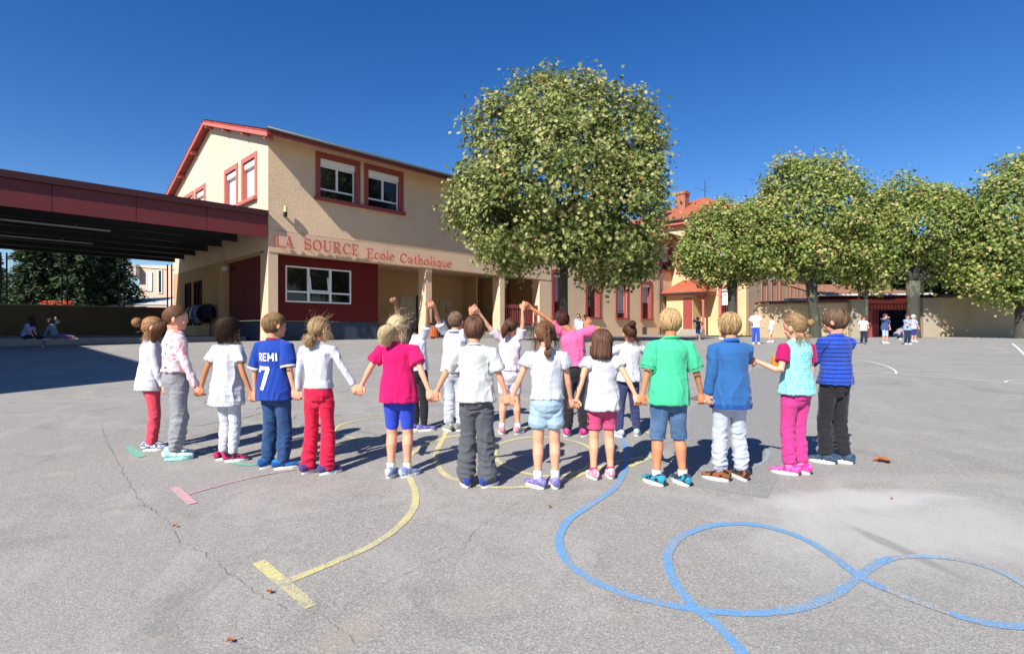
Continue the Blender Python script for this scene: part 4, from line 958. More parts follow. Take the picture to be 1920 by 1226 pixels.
# conifers beyond the canopy
M_needA = mat_leaf('cedar_needles', [(0, (.02, .045, .018)), (.5, (.05, .09, .03)), (.85, (.13, .16, .08)), (1, (.2, .23, .16))], .1)
def conifer(label, px, Y, h, rad, seed):
    rng = np.random.default_rng(seed); z0 = -.5; x = P(px, 0, Y).x
    t = thing('cedar', label, 'tree', (x, Y, z0), 0, 'cedars beyond the ball fence')
    m = MB(); m.tube([(0, 0, -.2), (0, 0, h*.5), (0, 0, h)], [.3, .18, .03], 8); m.build('trunk', M_darkbark, t)
    n = 380; P_, N_, S_ = [], [], []; br = MB()
    for i in range(n):
        f = rng.random()**.8; z = h*(.06+.92*f); L = rad*(1-f)**.7*rng.uniform(.55, 1.1)+.2; a = rng.uniform(0, 6.283); k = 44
        s = rng.uniform(.3, 1, k); d = np.array([math.cos(a), math.sin(a), 0])
        p = np.array([0, 0, z])+d*L*s[:, None]+np.array([0, 0, -1])*(s[:, None]**2)*L*.28+rng.normal(0, .12, (k, 3))*(1-.3*s[:, None])
        P_.append(p); N_.append(np.tile([d[0]*.3, d[1]*.3, 1], (k, 1))); S_.append(rng.uniform(.05, .12, k))
        if i % 3 == 0: br.tube([(0, 0, z), (d[0]*L*.9, d[1]*L*.9, z-L*.25)], [.04, .01], 4)
    br.build('limbs', M_darkbark, t)
    p = np.concatenate(P_); tone = np.clip(rng.normal(.45, .25, len(p)), 0, 1)
    V, Fc, tn = leafmesh(p, np.concatenate(N_), np.concatenate(S_), tone, rng, False, .35); np_obj('crown', V, Fc, M_needA, t, smooth=False, col=tn)
conifer('wide dark cedar nearest the left photo edge beyond the ball fence', 62, 33, 6.6, 2.6, 31)
conifer('dark cedar in the middle panel of the ball fence', 140, 34, 7.4, 2.6, 32)
conifer('dark cedar beside the pink house behind the ball fence', 215, 36, 7.0, 2.4, 33)
conifer('dark cedar filling the gap between the middle panel and the pink house', 180, 38, 7.0, 2.6, 36)
conifer('farthest dark cedar peeping between the wide one and the middle one', 100, 39, 7.2, 2.8, 34)
conifer('tall dark cedar out at the far left beyond the ball fence', -25, 35, 6.0, 2.4, 35)
fl = thing('flowering_shrub', 'low shrub with orange flowers on top of the canopy back wall', 'shrub', (P(102, 0, 27.9).x, 27.9, -.45))
rng = np.random.default_rng(5); n = 900; p = np.stack([rng.normal(0, .5, n), rng.normal(0, .25, n), rng.uniform(.2, 1.0, n)+.95*0], 1)
n2 = 260; k = 27.9/FPX
q = np.stack([rng.uniform(-.75, .85, n2), rng.normal(0, .15, n2), rng.uniform(1.62, 1.85, n2)+.12*rng.random(n2)], 1)
V, Fc, tn = leafmesh(p*np.array([1, 1, 1.6]), np.tile([0, 0, 1.], (n, 1)), rng.uniform(.04, .09, n), rng.uniform(.2, .9, n), rng, False); np_obj('foliage', V, Fc, M_leafD, fl, smooth=False, col=tn)
V, Fc, tn = leafmesh(q, np.tile([0, -.5, 1.], (n2, 1)), rng.uniform(.03, .06, n2), np.ones(n2), rng, False); np_obj('flowers', V, Fc, M('orange_petals', srgb('#e2552b'), .6), fl, smooth=False, col=tn)

# ---------------------------------------------------------------- small yard things
p = G(814, 632); binY = F(814, 0, .35)
tb = bthing('litter_bin', 'orange slatted litter bin with a black liner beside the second pillar', 'bin', F(814, 0, -.15)[0], -.15, .0)
m = MB(); bx_, by_ = F(814, 0, -.15)[0], -.15
for i in range(16):
    a = 2*math.pi*i/16; m.box(-.03, .03, -.012, .012, .06, .62, lambda x, y, z, a=a: (bx_+math.cos(a)*.2-math.sin(a)*x+math.cos(a)*y, by_+math.sin(a)*.2+math.cos(a)*x+math.sin(a)*y, z))
m.build('slats', M('orange_wood', srgb('#c0662f'), .6, .15, 4), tb)
m = MB(); m.lathe([(.17, .03), (.18, .6), (.22, .66), (.235, .74), (.225, .76), (.19, .7)], (bx_, by_, 0), 18); m.build('liner', M_black, tb, smooth=True)
cn = G(1452, 685); c_ = thing('marker_cone', 'small orange square-based marker standing on the court line', 'cone', tuple(cn))
m = MB(); m.box(-.11, .11, -.11, .11, 0, .02); m.lathe([(.075, .02), (.06, .12), (.05, .19), (.045, .2)], (0, 0, 0), 16); m.build('cone', M('orange_plastic', srgb('#e8741c'), .45), c_)
tbY = 26.5; tp = P(985, 0, tbY)
tbl = thing('folding_table', 'small folding table with thin metal legs in front of the red balustrade', 'table', (tp.x, tbY, gz(tbY)), R(20))
m = MB(); m.box(-.45, .45, -.3, .3, .5, .53); m.build('tabletop', M_dgrey, tbl)
for s_ in (-1, 1):
    for q in (-1, 1):
        m = MB(); m.tube([(s_*.38, q*.05, .5), (s_*.38, q*.28, 0)], .014, 6); m.build('leg', M_dgrey, tbl)
dc = G(1313, 750); patch([(1288, 748), (1332, 754), (1350, 747), (1306, 742)], M('rusty_iron', srgb('#7b6a58'), .8, .2, 8), 'drain_cover', .006)
o = bpy.data.objects['drain_cover']; del o['kind']; setp(o, 'rusty square iron drain cover set in the asphalt behind the green polo boy', 'drain cover')
M_dry = M('dry_leaf', srgb('#a8622f'), .7, .25, 20)
def dryleaf(px, py, s, rz, label):
    g_ = G(px, py, .01); m = MB(); rnd = random.Random(px); n = 9
    vs_ = [(x*s, y*s, (abs(x)*.35+.15*math.sin(y*4)+.05)*s+.004) for x, y, _ in LEAF]
    vs_ += [(x, y, z-.003) for x, y, z in vs_]
    m.add(vs_, [tuple(f) for f in LEAFF]+[tuple(int(v)+13 for v in f[::-1]) for f in LEAFF]+[(i, (i+1) % 12, (i+1) % 12+13, i+13) for i in range(12)])
    m.tube([(0, -.75*s, .01), (0, -1.4*s, .015)], .002, 4)
    o = m.build('fallen_leaf', M_dry, None, fix=True); o.location = g_; o.rotation_euler = (0, 0, rz); setp(o, label, 'leaf', 'dry leaves on the asphalt')
dryleaf(1655, 866, .075, 1.2, 'largest curled brown leaf, lying right of the striped boy'); dryleaf(505, 1113, .014, .4, 'small brown leaf by the lower end of the yellow T bar')
dryleaf(431, 1206, .014, 2, 'small brown leaf alone at the bottom left of the yard'); dryleaf(328, 989, .014, 2.6, 'tiny brown leaf on the long left crack')
dryleaf(1672, 937, .010, 3.6, 'tiny dark leaf on the pale washed asphalt'); dryleaf(1030, 952, .013, .6, 'tiny brown leaf below the feet of the braided girl')
# ---------------------------------------------------------------- children
def V3(*a): return np.array(a, float)
def nrm(v): return v/(np.linalg.norm(v)+1e-9)
class Parts:
    def __init__(s): s.V = []; s.F = []; s.n = 0
    def add(s, V, F): s.V.append(np.asarray(V, float)); s.F += [tuple(int(i)+s.n for i in f) for f in F]; s.n += len(V)
    def loft(s, pts, rad, side=(1, 0, 0), n=16, cap=True):
        pts = [np.asarray(p, float) for p in pts]; rad = [(r, r) if not hasattr(r, '__len__') else r for r in rad]
        if cap:
            for end in (0, -1):
                a, b = (pts[0], pts[1]) if end == 0 else (pts[-1], pts[-2]); t = nrm(a-b); r = rad[end]; q = min(r)
                new = [(a+t*q*.38, (r[0]*.88, r[1]*.88)), (a+t*q*.62, (r[0]*.6, r[1]*.6)), (a+t*q*.72, (r[0]*.2, r[1]*.2))]
                if end == 0:
                    pts = [x[0] for x in new[::-1]]+pts; rad = [x[1] for x in new[::-1]]+list(rad)
                else: pts = pts+[x[0] for x in new]; rad = list(rad)+[x[1] for x in new]
        V, F = [], []; side = np.asarray(side, float)
        for i, p in enumerate(pts):
            t = nrm(pts[min(i+1, len(pts)-1)]-pts[max(i-1, 0)])
            a = side-t*np.dot(side, t)
            if np.linalg.norm(a) < .2: a = np.cross(t, V3(0, 1, 0.01))
            a = nrm(a); b = np.cross(t, a)
            for j in range(n):
                th = 2*math.pi*j/n; V.append(p+a*math.cos(th)*rad[i][0]+b*math.sin(th)*rad[i][1])
        m = len(pts)
        F = [(i*n+j, i*n+(j+1) % n, (i+1)*n+(j+1) % n, (i+1)*n+j) for i in range(m-1) for j in range(n)]
        F += [tuple(range(n-1, -1, -1)), tuple((m-1)*n+j for j in range(n))]
        s.add(V, F)
    def ell(s, c, r, Rm=None, n=16):
        V, F = [], []; m = n//2
        for i in range(m+1):
            ph = math.pi*i/m
            for j in range(n):
                th = 2*math.pi*j/n; V.append(V3(math.sin(ph)*math.cos(th)*r[0], math.sin(ph)*math.sin(th)*r[1], -math.cos(ph)*r[2]))
        V = np.array(V)
        if Rm is not None: V = V@np.array(Rm).T
        F = [(i*n+j, i*n+(j+1) % n, (i+1)*n+(j+1) % n, (i+1)*n+j) for i in range(m) for j in range(n)]
        s.add(V+np.asarray(c), F)
    def remesh(s, voxel, smooth=3, fac=.5):
        me = bpy.data.meshes.new('tmp'); me.from_pydata(np.concatenate(s.V).tolist(), [], s.F)
        bm = bmesh.new(); bm.from_mesh(me); bmesh.ops.remove_doubles(bm, verts=bm.verts, dist=1e-5); bmesh.ops.recalc_face_normals(bm, faces=bm.faces); bm.to_mesh(me); bm.free()
        o = bpy.data.objects.new('tmp', me); COL.objects.link(o)
        r = o.modifiers.new('r', 'REMESH'); r.mode = 'VOXEL'; r.voxel_size = voxel
        if smooth: k = o.modifiers.new('s', 'SMOOTH'); k.factor = fac; k.iterations = smooth
        dg = bpy.context.evaluated_depsgraph_get(); e = o.evaluated_get(dg); em = e.to_mesh()
        n = len(em.vertices); V = np.empty(n*3, np.float32); em.vertices.foreach_get('co', V); V = V.reshape(-1, 3)
        N = np.empty(n*3, np.float32); em.vertex_normals.foreach_get('vector', N); N = N.reshape(-1, 3)
        q = len(em.polygons); L = np.empty(len(em.loops), np.int32); em.loops.foreach_get('vertex_index', L)
        F = L.reshape(-1, 4); V, N, F = V.copy(), N.copy(), F.copy()
        e.to_mesh_clear(); bpy.data.objects.remove(o); bpy.data.meshes.remove(me)
        return V, N, F
def pn(p, seed, k):          # cheap smooth pseudo-noise, k = wave numbers per axis
    r = np.random.default_rng(seed); s = 0
    for i in range(5):
        f = np.asarray(k)*r.uniform(.6, 1.5, 3)*r.choice([-1, 1], 3); g = np.asarray(k)*r.uniform(.3, .8, 3)*r.choice([-1, 1], 3)
        s = s+np.sin(p@f+r.uniform(0, 6)+1.6*np.sin(p@g+r.uniform(0, 6)))
    return s/5
def ridge(V, sd, k):
    W_ = V+.02*np.stack([pn(V, sd+11, (17, 17, 17)), pn(V, sd+12, (17, 17, 17)), pn(V, sd+13, (17, 17, 17))], 1)
    return (1-np.abs(pn(W_, sd, k))*1.6).clip(0, 1)**1.6
def quadtri(V, F, extra):     # join remeshed quads with quad islands
    return V, F
SKIN = {}
def skin(col):
    if col not in SKIN:
        t = NT('skin'); c = srgb(col)
        v = t.mix(t.ramp(t.noise(9, 4), [(.35, 0), (.7, 1)]), mul(c, .92), mul(c, 1.06)); v = t.mix(t.math('MULTIPLY', t.noise(3.2, 2), .35), v, (c[0]*1.0, c[1]*.72, c[2]*.68))
        t.set(Base_Color=v, Roughness=.55, Specular_IOR_Level=.35, Subsurface_Weight=.12, Subsurface_Radius=(.012, .005, .003)); t.b.inputs['Subsurface Scale'].default_value = 1.0
        SKIN[col] = t.m
    return SKIN[col]
FAB = {}
def fabric(kind, c1, c2=None):
    key = (kind, c1, c2)
    if key in FAB: return FAB[key]
    t = NT('fabric'); a = srgb(c1); b = srgb(c2) if c2 else a; co = t.co()
    base = t.mix(t.ramp(t.noise(6, 3), [(.3, 0), (.7, 1)]), mul(a, .94), mul(a, 1.05))
    bh = t.math('ADD', t.math('MULTIPLY', t.noise(420, 2), .12), t.noise(16, 4, .6, dist=1.6))
    sep = t.n.new('ShaderNodeSeparateXYZ'); t.l.new(co, sep.inputs[0])
    if kind == 'stripe':
        w = t.math('FRACT', t.math('MULTIPLY', t.math('ADD', sep.outputs[2], t.math('MULTIPLY', t.noise(5, 2), .008)), 1/.033))
        base = t.mix(t.math('LESS_THAN', w, .24), base, b)
    elif kind == 'dots':
        d = t.voro(75, vec=co, rnd=.7); base = t.mix(t.math('LESS_THAN', d, .27), base, b)
    elif kind == 'teardots':
        d = t.voro(52, vec=t.co((1, 1, .8)), rnd=.35); base = t.mix(t.ramp(d, [(.2, 1), (.36, 0)]), base, b)
    elif kind == 'floral':
        d = t.ramp(t.noise(17, 5, .7, dist=1.2), [(.52, 0), (.57, 1)]); base = t.mix(t.math('MULTIPLY', d, .85), base, b)
    elif kind == 'denim':
        base = t.mix(t.ramp(t.noise(5, 4, .6), [(.4, 0), (.75, 1)]), a, b); base = t.mix(t.math('MULTIPLY', t.noise(160, 2), .4), base, mul(a, .6)); bh = t.noise(300, 2)
    elif kind == 'knit':
        w = t.n.new('ShaderNodeTexWave'); w.inputs['Scale'].default_value = 55; w.bands_direction = 'X'; t.l.new(co, w.inputs[0]); bh = w.outputs['Fac']; base = t.mix(t.math('MULTIPLY', w.outputs['Fac'], .25), base, mul(a, .6))
    elif kind == 'shoe':
        d = t.ramp(t.noise(22, 1, .5, dist=.6), [(.5, 0), (.53, 1)]); base = t.mix(d, base, b)
    elif kind == 'vans':
        c = t.n.new('ShaderNodeTexChecker'); c.inputs['Scale'].default_value = 60; t.l.new(co, c.inputs[0]); base = t.mix(c.outputs['Fac'], base, b)
    t.set(Base_Color=base, Roughness=.85, Specular_IOR_Level=.15)
    try: t.b.inputs['Sheen Weight'].default_value = .15
    except Exception: pass
    t.bump(bh, .3, .014 if kind not in ('knit',) else .003); FAB[key] = t.m; return t.m
HAIRM = {}
def hairmat(c1, c2):
    if (c1, c2) not in HAIRM:
        t = NT('hair'); a = t.n.new('ShaderNodeAttribute'); a.attribute_name = 'tone'
        c = t.mix(a.outputs['Fac'], srgb(c1), srgb(c2)); t.set(Base_Color=c, Roughness=.55, Specular_IOR_Level=.22); HAIRM[(c1, c2)] = t.m
    return HAIRM[(c1, c2)]
M_sole = M('white_rubber', srgb('#d9d7d2'), .6, .05, 10); M_eye = M('eye', srgb('#f0ece6'), .3, .02); M_iris = M('iris', srgb('#2c2018'), .3, .05)
M_lip = M('lip', srgb('#b36a5e'), .5, .05)

def ik(a, c, l1, l2, bend):
    d = c-a; L = np.linalg.norm(d); mx = (l1+l2)*.995
    if L > mx: s = L/mx; l1 *= s; l2 *= s
    d = nrm(d); x = (l1*l1-l2*l2+L*L)/(2*L); h = math.sqrt(max(0, l1*l1-x*x))
    b = np.asarray(bend, float); b = nrm(b-d*np.dot(b, d)); return a+d*x+b*h

def hand(P_, w, d, pnl, k, curl=1.0, mirror=1):
    """w wrist, d pointing direction, pnl palm normal, k scale"""
    d = nrm(d); pnl = nrm(pnl-d*np.dot(pnl, d)); s = np.cross(d, pnl)*mirror
    lens = (.030, .033, .031, .025); loc = Parts()
    P_.loft([w, w+d*.02*k, w+d*.045*k, w+d*.066*k], [(.019*k, .014*k), (.026*k, .014*k), (.031*k, .0135*k), (.030*k, .011*k)], side=s, n=12)
    for i in range(4):
        b = w+d*.066*k+s*(.022-.0145*i)*k; dirv = nrm(d+s*(.06-.04*i)); pts = [b-d*.01*k]; L = lens[i]*k
        ang = 0
        for j, (f, c) in enumerate(((1, 35), (.75, 50), (.6, 38))):
            ang += R(c*curl*(1+.06*i)); v = dirv*math.cos(ang)+pnl*math.sin(ang); pts.append(pts[-1]+v*L*f)
        loc.loft(pts, [.0075*k, .0072*k, .0064*k, .0052*k], side=s, n=8)
    b = w+d*.02*k+s*.022*k; v1 = nrm(d*.75+s*.75+pnl*.3); v2 = nrm(d*.9+s*.15+pnl*.75)
    loc.loft([b, b+v1*.026*k, b+v1*.026*k+v2*.022*k], [.010*k, .0085*k, .0062*k], side=pnl, n=8)
    return loc

def tilt_rot(yaw, pitch=0, roll=0):
    return np.array((Matrix.Rotation(R(yaw), 3, 'Z')@Matrix.Rotation(R(pitch), 3, 'X')@Matrix.Rotation(R(roll), 3, 'Y')))

def child(k):
    H = k['H']; rnd = random.Random(k['seed']); seed = k['seed']; lo = k.get('lod', 0)
    t = thing('person', k['label'], k.get('cat', 'child'), k['loc'], R(k['yaw']), k.get('group'))
    Rw = Matrix.Rotation(-R(k['yaw']), 3, 'Z'); L0 = Vector(k['loc'])
    def toL(p): return np.array(Rw@(Vector(p)-L0))
    J = {}
    pelv = V3(*k.get('pelvis', (0, 0, .50)))*H; rj = np.random.default_rng(seed+900); lean = V3(*k.get('lean', (rj.uniform(-.008, .008), rj.uniform(-.01, .01))), 0)*H; k.setdefault('hroll', rj.uniform(-6, 6)); k.setdefault('hpitch', rj.uniform(-7, 4)); seat = k.get('seat', False)
    up = nrm(V3(*k.get('spine', (0, 0, 1)))); fx = V3(1, 0, 0)
    def T(x, y, z):   # torso point in height units above the feet for a straight stance
        if .6 < z < .9: z = .6+(z-.6)*1.13
        f = (z-.50)
        fwd = nrm(np.cross(up, fx)) if abs(up[0]) < .9 else V3(0, 1, 0)
        sd = nrm(np.cross(fwd, up))
        return pelv+up*f*H+sd*x*H+fwd*y*H+lean*max(0, f)/.3
    sw = k.get('sw', .100)
    # arms
    arms = {}
    for s, nm_ in ((-1, 'L'), (1, 'R')):
        tgt = k.get('hand'+nm_)
        sh = T(s*sw, -.008, .765)
        if tgt is None: tgt_ = T(s*.16, .03, .44)
        elif isinstance(tgt, tuple) and tgt[0] == 'l': tgt_ = T(*tgt[1:])
        else: tgt_ = toL(tgt)
        raise_ = tgt_[2]-sh[2]
        if raise_ > 0: sh = sh+up*min(.05, .12*raise_/H+.02)*H*.9-V3(s*.012*H, 0, 0)
        wr = k.get('wr'+nm_); dirh = V3(*k['hd'+nm_]) if 'hd'+nm_ in k else None
        l1, l2 = .158*H, .140*H
        bend = V3(*k.get('eb'+nm_, (s*.25, -1, -.2) if raise_ < 0 else (s*1, .2, -.3)))
        hl = .050*H
        dd = dirh if dirh is not None else (V3(0, 0, -1)*.35+nrm(tgt_-sh) if raise_ < 0 else V3(0, 0, 1)*.1+nrm(tgt_-sh)+V3(s*.25, 0, 0))
        dd = nrm(dd); wrp = tgt_-dd*hl
        LL = np.linalg.norm(wrp-sh); q_ = LL*1.006/(l1+l2)
        q_ = max(q_, .8) if q_ > .72 else 1
        if q_ >= .8: l1 *= q_; l2 *= q_
        el = ik(sh, wrp, l1, l2, bend)
        arms[nm_] = (sh, el, wrp, dd, s)
    # legs
    legs = {}
    for s, nm_ in ((-1, 'L'), (1, 'R')):
        f = k.get('foot'+nm_, (s*.062, 0, 0)); fy = k.get('fy'+nm_, s*-6)
        hip = pelv+V3(s*.044*H, 0, -.01*H); ank = V3(f[0]*H, f[1]*H, (f[2] if len(f) > 2 else 0)*H+.045*H)
        LL = np.linalg.norm(hip-ank); q_ = LL*1.002/(.46*H)
        if q_ < .85: q_ = .98
        kn = ik(hip, ank, .235*H*q_, .225*H*q_, V3(*k.get('kb'+nm_, (s*.1, 1, 0))))
        legs[nm_] = (hip, kn, ank, fy, s)
    vox = (.0062, .010, .016)[lo]
    skm = skin(k.get('skin', '#e0a585'))
    B = Parts()
    TR = [(.47, .075, .060), (.51, .088, .066), (.55, .088, .066), (.60, .080, .058), (.65, .082, .058), (.70, .090, .060), (.745, .095, .056), (.77, .086, .050), (.79, .064, .042), (.805, .045, .036)]
    rings = [(T(0, -.006, z), (a*H*.88, b*H*.84)) for z, a, b in TR]
    B.loft([r[0] for r in rings], [r[1] for r in rings], n=20)
    cov = .84 if k['shirt'].get('sleeve', .36) > .8 else 1.0
    for nm_, (sh, el, wr_, dd, s) in arms.items():
        B.loft([sh+V3(-s*.02, 0, 0), sh, sh*.6+el*.4, el*.95+sh*.05, el*.8+wr_*.2, el*.4+wr_*.6, wr_], [.022*H, .0235*H*min(1, cov+.06), .0222*H*cov, .0188*H*cov, .0196*H*cov, .0158*H*cov, .0132*H], side=V3(0, 1, 0), n=12)
    for nm_, (hip, kn, ank, fy, s) in legs.items():
        calf = kn*.72+ank*.28-V3(0, .006*H, 0)
        B.loft([hip, hip*.65+kn*.35, hip*.2+kn*.8, kn, calf, kn*.35+ank*.65, ank, ank+V3(0, 0, -.02*H)], [(a_*H*(.80 if z_ > k['pants']['hem']+.02 else 1), b_*H*(.80 if z_ > k['pants']['hem']+.02 else 1)) for (a_, b_), z_ in zip([(.050, .052), (.046, .048), (.035, .037), (.033, .034), (.033, .037), (.0235, .0255), (.0195, .0215), (.019, .019)], (.49, .42, .31, .265, .21, .13, .045, .02))], side=fx, n=14)
    # head
    hs = k.get('hs', .168*H+.008)*.96; Hd = tilt_rot(k.get('hyaw', 0)-0, k.get('hpitch', 0), k.get('hroll', 0))
    neck = T(0, -.012, .80); htop = T(0, .004, 1.0)+V3(*k.get('hoff', (0, 0, 0)))*H; hc = htop-up*hs*.42
    hp = lambda x, y, z: hc+Hd@(V3(x, y, z)*hs)
    B.loft([T(0, -.012, .775), neck, hp(0, -.10, -.30)], [(.040*H, .036*H), (.030*H, .031*H), .033*H], n=12)
    B.ell(hc, V3(.345, .425, .41)*hs, Hd, 20)
    B.ell(hp(0, .13, -.26), V3(.265, .25, .31)*hs, Hd, 16); B.ell(hp(0, .27, -.44), V3(.13, .10, .09)*hs, Hd, 10)
    B.ell(hp(0, .385, -.19), V3(.05, .06, .075)*hs, Hd, 10); B.ell(hp(0, .36, -.10), V3(.03, .05, .09)*hs, Hd, 10)
    for s in (-1, 1):
        B.ell(hp(s*.355, -.03, -.13), V3(.035, .085, .125)*hs, Hd@tilt_rot(s*-22, 0, 0), 10)
        B.ell(hp(s*.15, .30, -.22), V3(.1, .08, .09)*hs, Hd, 10)
    hands = Parts()
    for nm_, (sh, el, wr_, dd, s) in arms.items():
        pl = k.get('pn'+nm_); pl = V3(*pl) if pl else V3(0, s, 0)
        h_ = hand(B, wr_, dd, pl, H/1.22*.98, k.get('curl'+nm_, 1.15 if s < 0 else .8), s)
        for v in h_.V: hands.V.append(v)
        hands.F += [tuple(i+hands.n for i in f) for f in h_.F]; hands.n += h_.n
    V, N, Fq = B.remesh(vox*.9, 3, .4)
    # fingers are rooted in the palm and belong to the same mesh
    hv = np.concatenate(hands.V); tri = [f for f in hands.F if len(f) == 4]; caps = [f for f in hands.F if len(f) > 4]
    F2 = [tuple(f) for f in tri]+[(c[0], c[i], c[i+1], c[i+1]) for c in caps for i in range(1, len(c)-1) if False]
    Fall = np.concatenate([Fq, np.array(F2, np.int32)+len(V)]); Vall = np.concatenate([V, hv])
    body = np_obj('body', Vall, Fall, skm, t)
    # eyes and mouth
    if lo < 2:
        for s in (-1, 1):
            m = Parts(); m.ell(hp(s*.145, .345, -.075), V3(.052, .035, .036)*hs, Hd, 10); e = np_obj('eye', m.V[0], [f for f in m.F], M_eye, t)
            m = Parts(); m.ell(hp(s*.145, .372, -.075), V3(.026, .014, .028)*hs, Hd, 8); np_obj('iris', m.V[0], m.F, M_iris, e)
        m = Parts(); m.ell(hp(0, .362, -.33), V3(.085, .025, .022)*hs, Hd, 10); np_obj('mouth', m.V[0], m.F, M_lip, t)
    # ---- shirt
    sc = k['shirt']; hem = sc.get('hem', .46); loose = sc.get('loose', .010); slv = sc.get('sleeve', .36)
    smat = fabric(*sc['mat']); dv = sc.get('flare', 0)
    S_ = Parts(); rr = []
    for z, a, b in [(hem, .106, .083) if hem < .53 else (hem, .098, .077)]+[q if (q[0] > .62 or hem > .53) else (q[0], .092+.012*min(1, (.62-q[0])/.10), .066+.015*min(1, (.62-q[0])/.10)) for q in TR if q[0] > hem+.02]:
        lz = max(0, (.62-z)/.2); top_ = 1 if z < .79 else .0
        a_, b_ = (max(a, .089)*H if z < .76 else a*H)*(1 if z < .62 and hem < .53 else .95), (max(b, .062)*H if z < .76 else b*H)*.95
        rr.append((T(0, -.006, z), (a_+loose*.75+dv*lz*H*.7, b_+loose*.9+dv*lz*H*.7)))
    rr[-1] = (T(0, -.012, .80), (.050*H, .042*H)); rr.append((T(0, -.012, .812), (.036*H, .035*H)))
    S_.loft([r[0] for r in rr], [r[1] for r in rr], n=24, cap=False)
    SLs = []; own = 'sleevemat' in sc
    ends = []
    for nm_, (sh, el, wr_, dd, s) in arms.items():
        w = sc.get('sw', 1.0); tgt = S_
        if own: tgt = Parts(); SLs.append(tgt)
        if slv > .8: tgt.loft([sh+V3(-s*.03, 0, 0), sh, sh*.5+el*.5, el, el*.5+wr_*.5, wr_*.97+el*.03], [.030*H*w, .032*H*w, .028*H*w, .0245*H*w, .0225*H*w, .019*H*w], n=14)
        elif slv > 0:
            e = sh+(el-sh)*min(1, slv/.5); m_ = (sh+e)/2
            tgt.loft([sh+V3(-s*.03, 0, 0), sh, m_, e], [.030*H*w, .0345*H*w, .037*H*w, .0395*H*w*sc.get('cuffw', 1)], n=14, cap=False)
            ends.append((e, nrm(el-sh), .0405*H*w))
    for nm_, (sh, el, wr_, dd, s) in arms.items(): S_.loft([T(0, -.010, .775), T(0, -.010, .772)*.45+sh*.55, sh+(el-sh)*.04], [.034*H, .0335*H, .033*H], n=14)
    V, N, Fq = S_.remesh(vox, 3 if not lo else 1)
    def wrinkle(V, N, amp, sd, mode):
        if mode == 'shirt':
            d = ridge(V, sd, (36, 30, 8))*.95+ridge(V, sd+1, (16, 16, 30))*.4+.45*pn(V, sd+4, (14, 14, 8))
            z = (V[:, 2]/H-hem)/(.8-hem); g = np.clip(1.35-z, .35, 1)
            x = 1+1.2*np.exp(-((z-.8)/.12)**2)*(np.abs(V[:, 0]) > .065*H)
            return V+N*(amp*2.0*(d-.42)*g*x)[:, None]
        z = V[:, 2]/H
        low = np.clip((.32-z)/.22, 0, 1); kn_ = np.exp(-((z-.27)/.05)**2); cr = np.exp(-((z-.45)/.05)**2)
        d = ridge(V, sd, (24, 24, 52))*(low*1.2+kn_*.6+.08+cr*.6)+ridge(V, sd+2, (28, 28, 7))*.6+.45*pn(V, sd+5, (12, 12, 12))
        return V+N*(amp*1.5*(d-.42)*np.clip(((hem-.005 if not seat else .6)-z)/.03, 0, 1))[:, None]
    wa = sc.get('wr', .0048)*(1 if lo < 2 else .6)
    V = wrinkle(V, N, wa, seed*7, 'shirt')
    shirt = np_obj('shirt', V, Fq, smat, t)
    if own:
        for SL in SLs:
            V, N, Fq = SL.remesh(vox, 2); V = V+N*(.0035*pn(V, seed, (40, 40, 40)))[:, None]; np_obj('sleeve', V, Fq, fabric(*sc['sleevemat']), t)
    if sc.get('trim') and ends:
        for e, d_, r_ in ends:
            m = Parts(); m.loft([e-d_*.007+d_*.008, e+d_*.016], [r_*1.05, r_*1.05], n=20, cap=False); np_obj('cuff', np.concatenate(m.V), [f for f in m.F if len(f) == 4], fabric('plain', sc['trim']), shirt)
    cl_ = sc.get('collar')
    if cl_:
        m = Parts(); c = T(0, -.012, .812); n = 28; rad_ = cl_.get('r', .040)*H; hh = cl_.get('h', .012)*H; V, F = [], []
        for i, (q, zz_) in enumerate(((1.0, -hh*.4), (1.10, -hh*.5), (1.06, hh*.5), (1.0, hh*.9), (.9, hh*.6), (.9, -hh*.4))):
            for j in range(n):
                a = 2*math.pi*j/n; V.append(c+V3(math.cos(a)*rad_*q, math.sin(a)*rad_*q*.95, zz_-.012*H-.35*math.sin(a)*rad_*.6))
        F = [(i*n+j, i*n+(j+1) % n, ((i+1) % 6)*n+(j+1) % n, ((i+1) % 6)*n+j) for i in range(6) for j in range(n)]
        np_obj('collar', V, F, fabric(*cl_['mat']), shirt)
    if sc.get('band'):      # ribbed hem band
        m = Parts(); a_, b_ = rr[0][1]; m.loft([rr[0][0]+up*(-.006*H), rr[0][0]+up*.022*H], [(a_*.99, b_*1.0), (a_*1.035, b_*1.035)], n=44, cap=False)
        V = np.concatenate(m.V); np_obj('hem_band', V, [f for f in m.F if len(f) == 4], fabric(*sc['band']), shirt)
    # ---- trousers / shorts / leggings
    pc = k['pants']; ph = pc['hem']; fit = max(.005, pc.get('fit', .010)*.7); pm = fabric(*pc['mat']); ch = pc.get('cuff', None); wz = max(.565 if hem > .545 else .54, min(pc.get('waist', .585), hem+.04))
    Q = Parts()
    tr2 = [(.455, .060, .050), (.475, .080, .064), (.505, .090, .072), (.53, .088, .069), (wz, .081, .058)]
    Q.loft([T(0, -.008, z) for z, a, b in tr2], [(a*H+fit*.7, b*H+fit*.7) for z, a, b in tr2], n=22, cap=True)
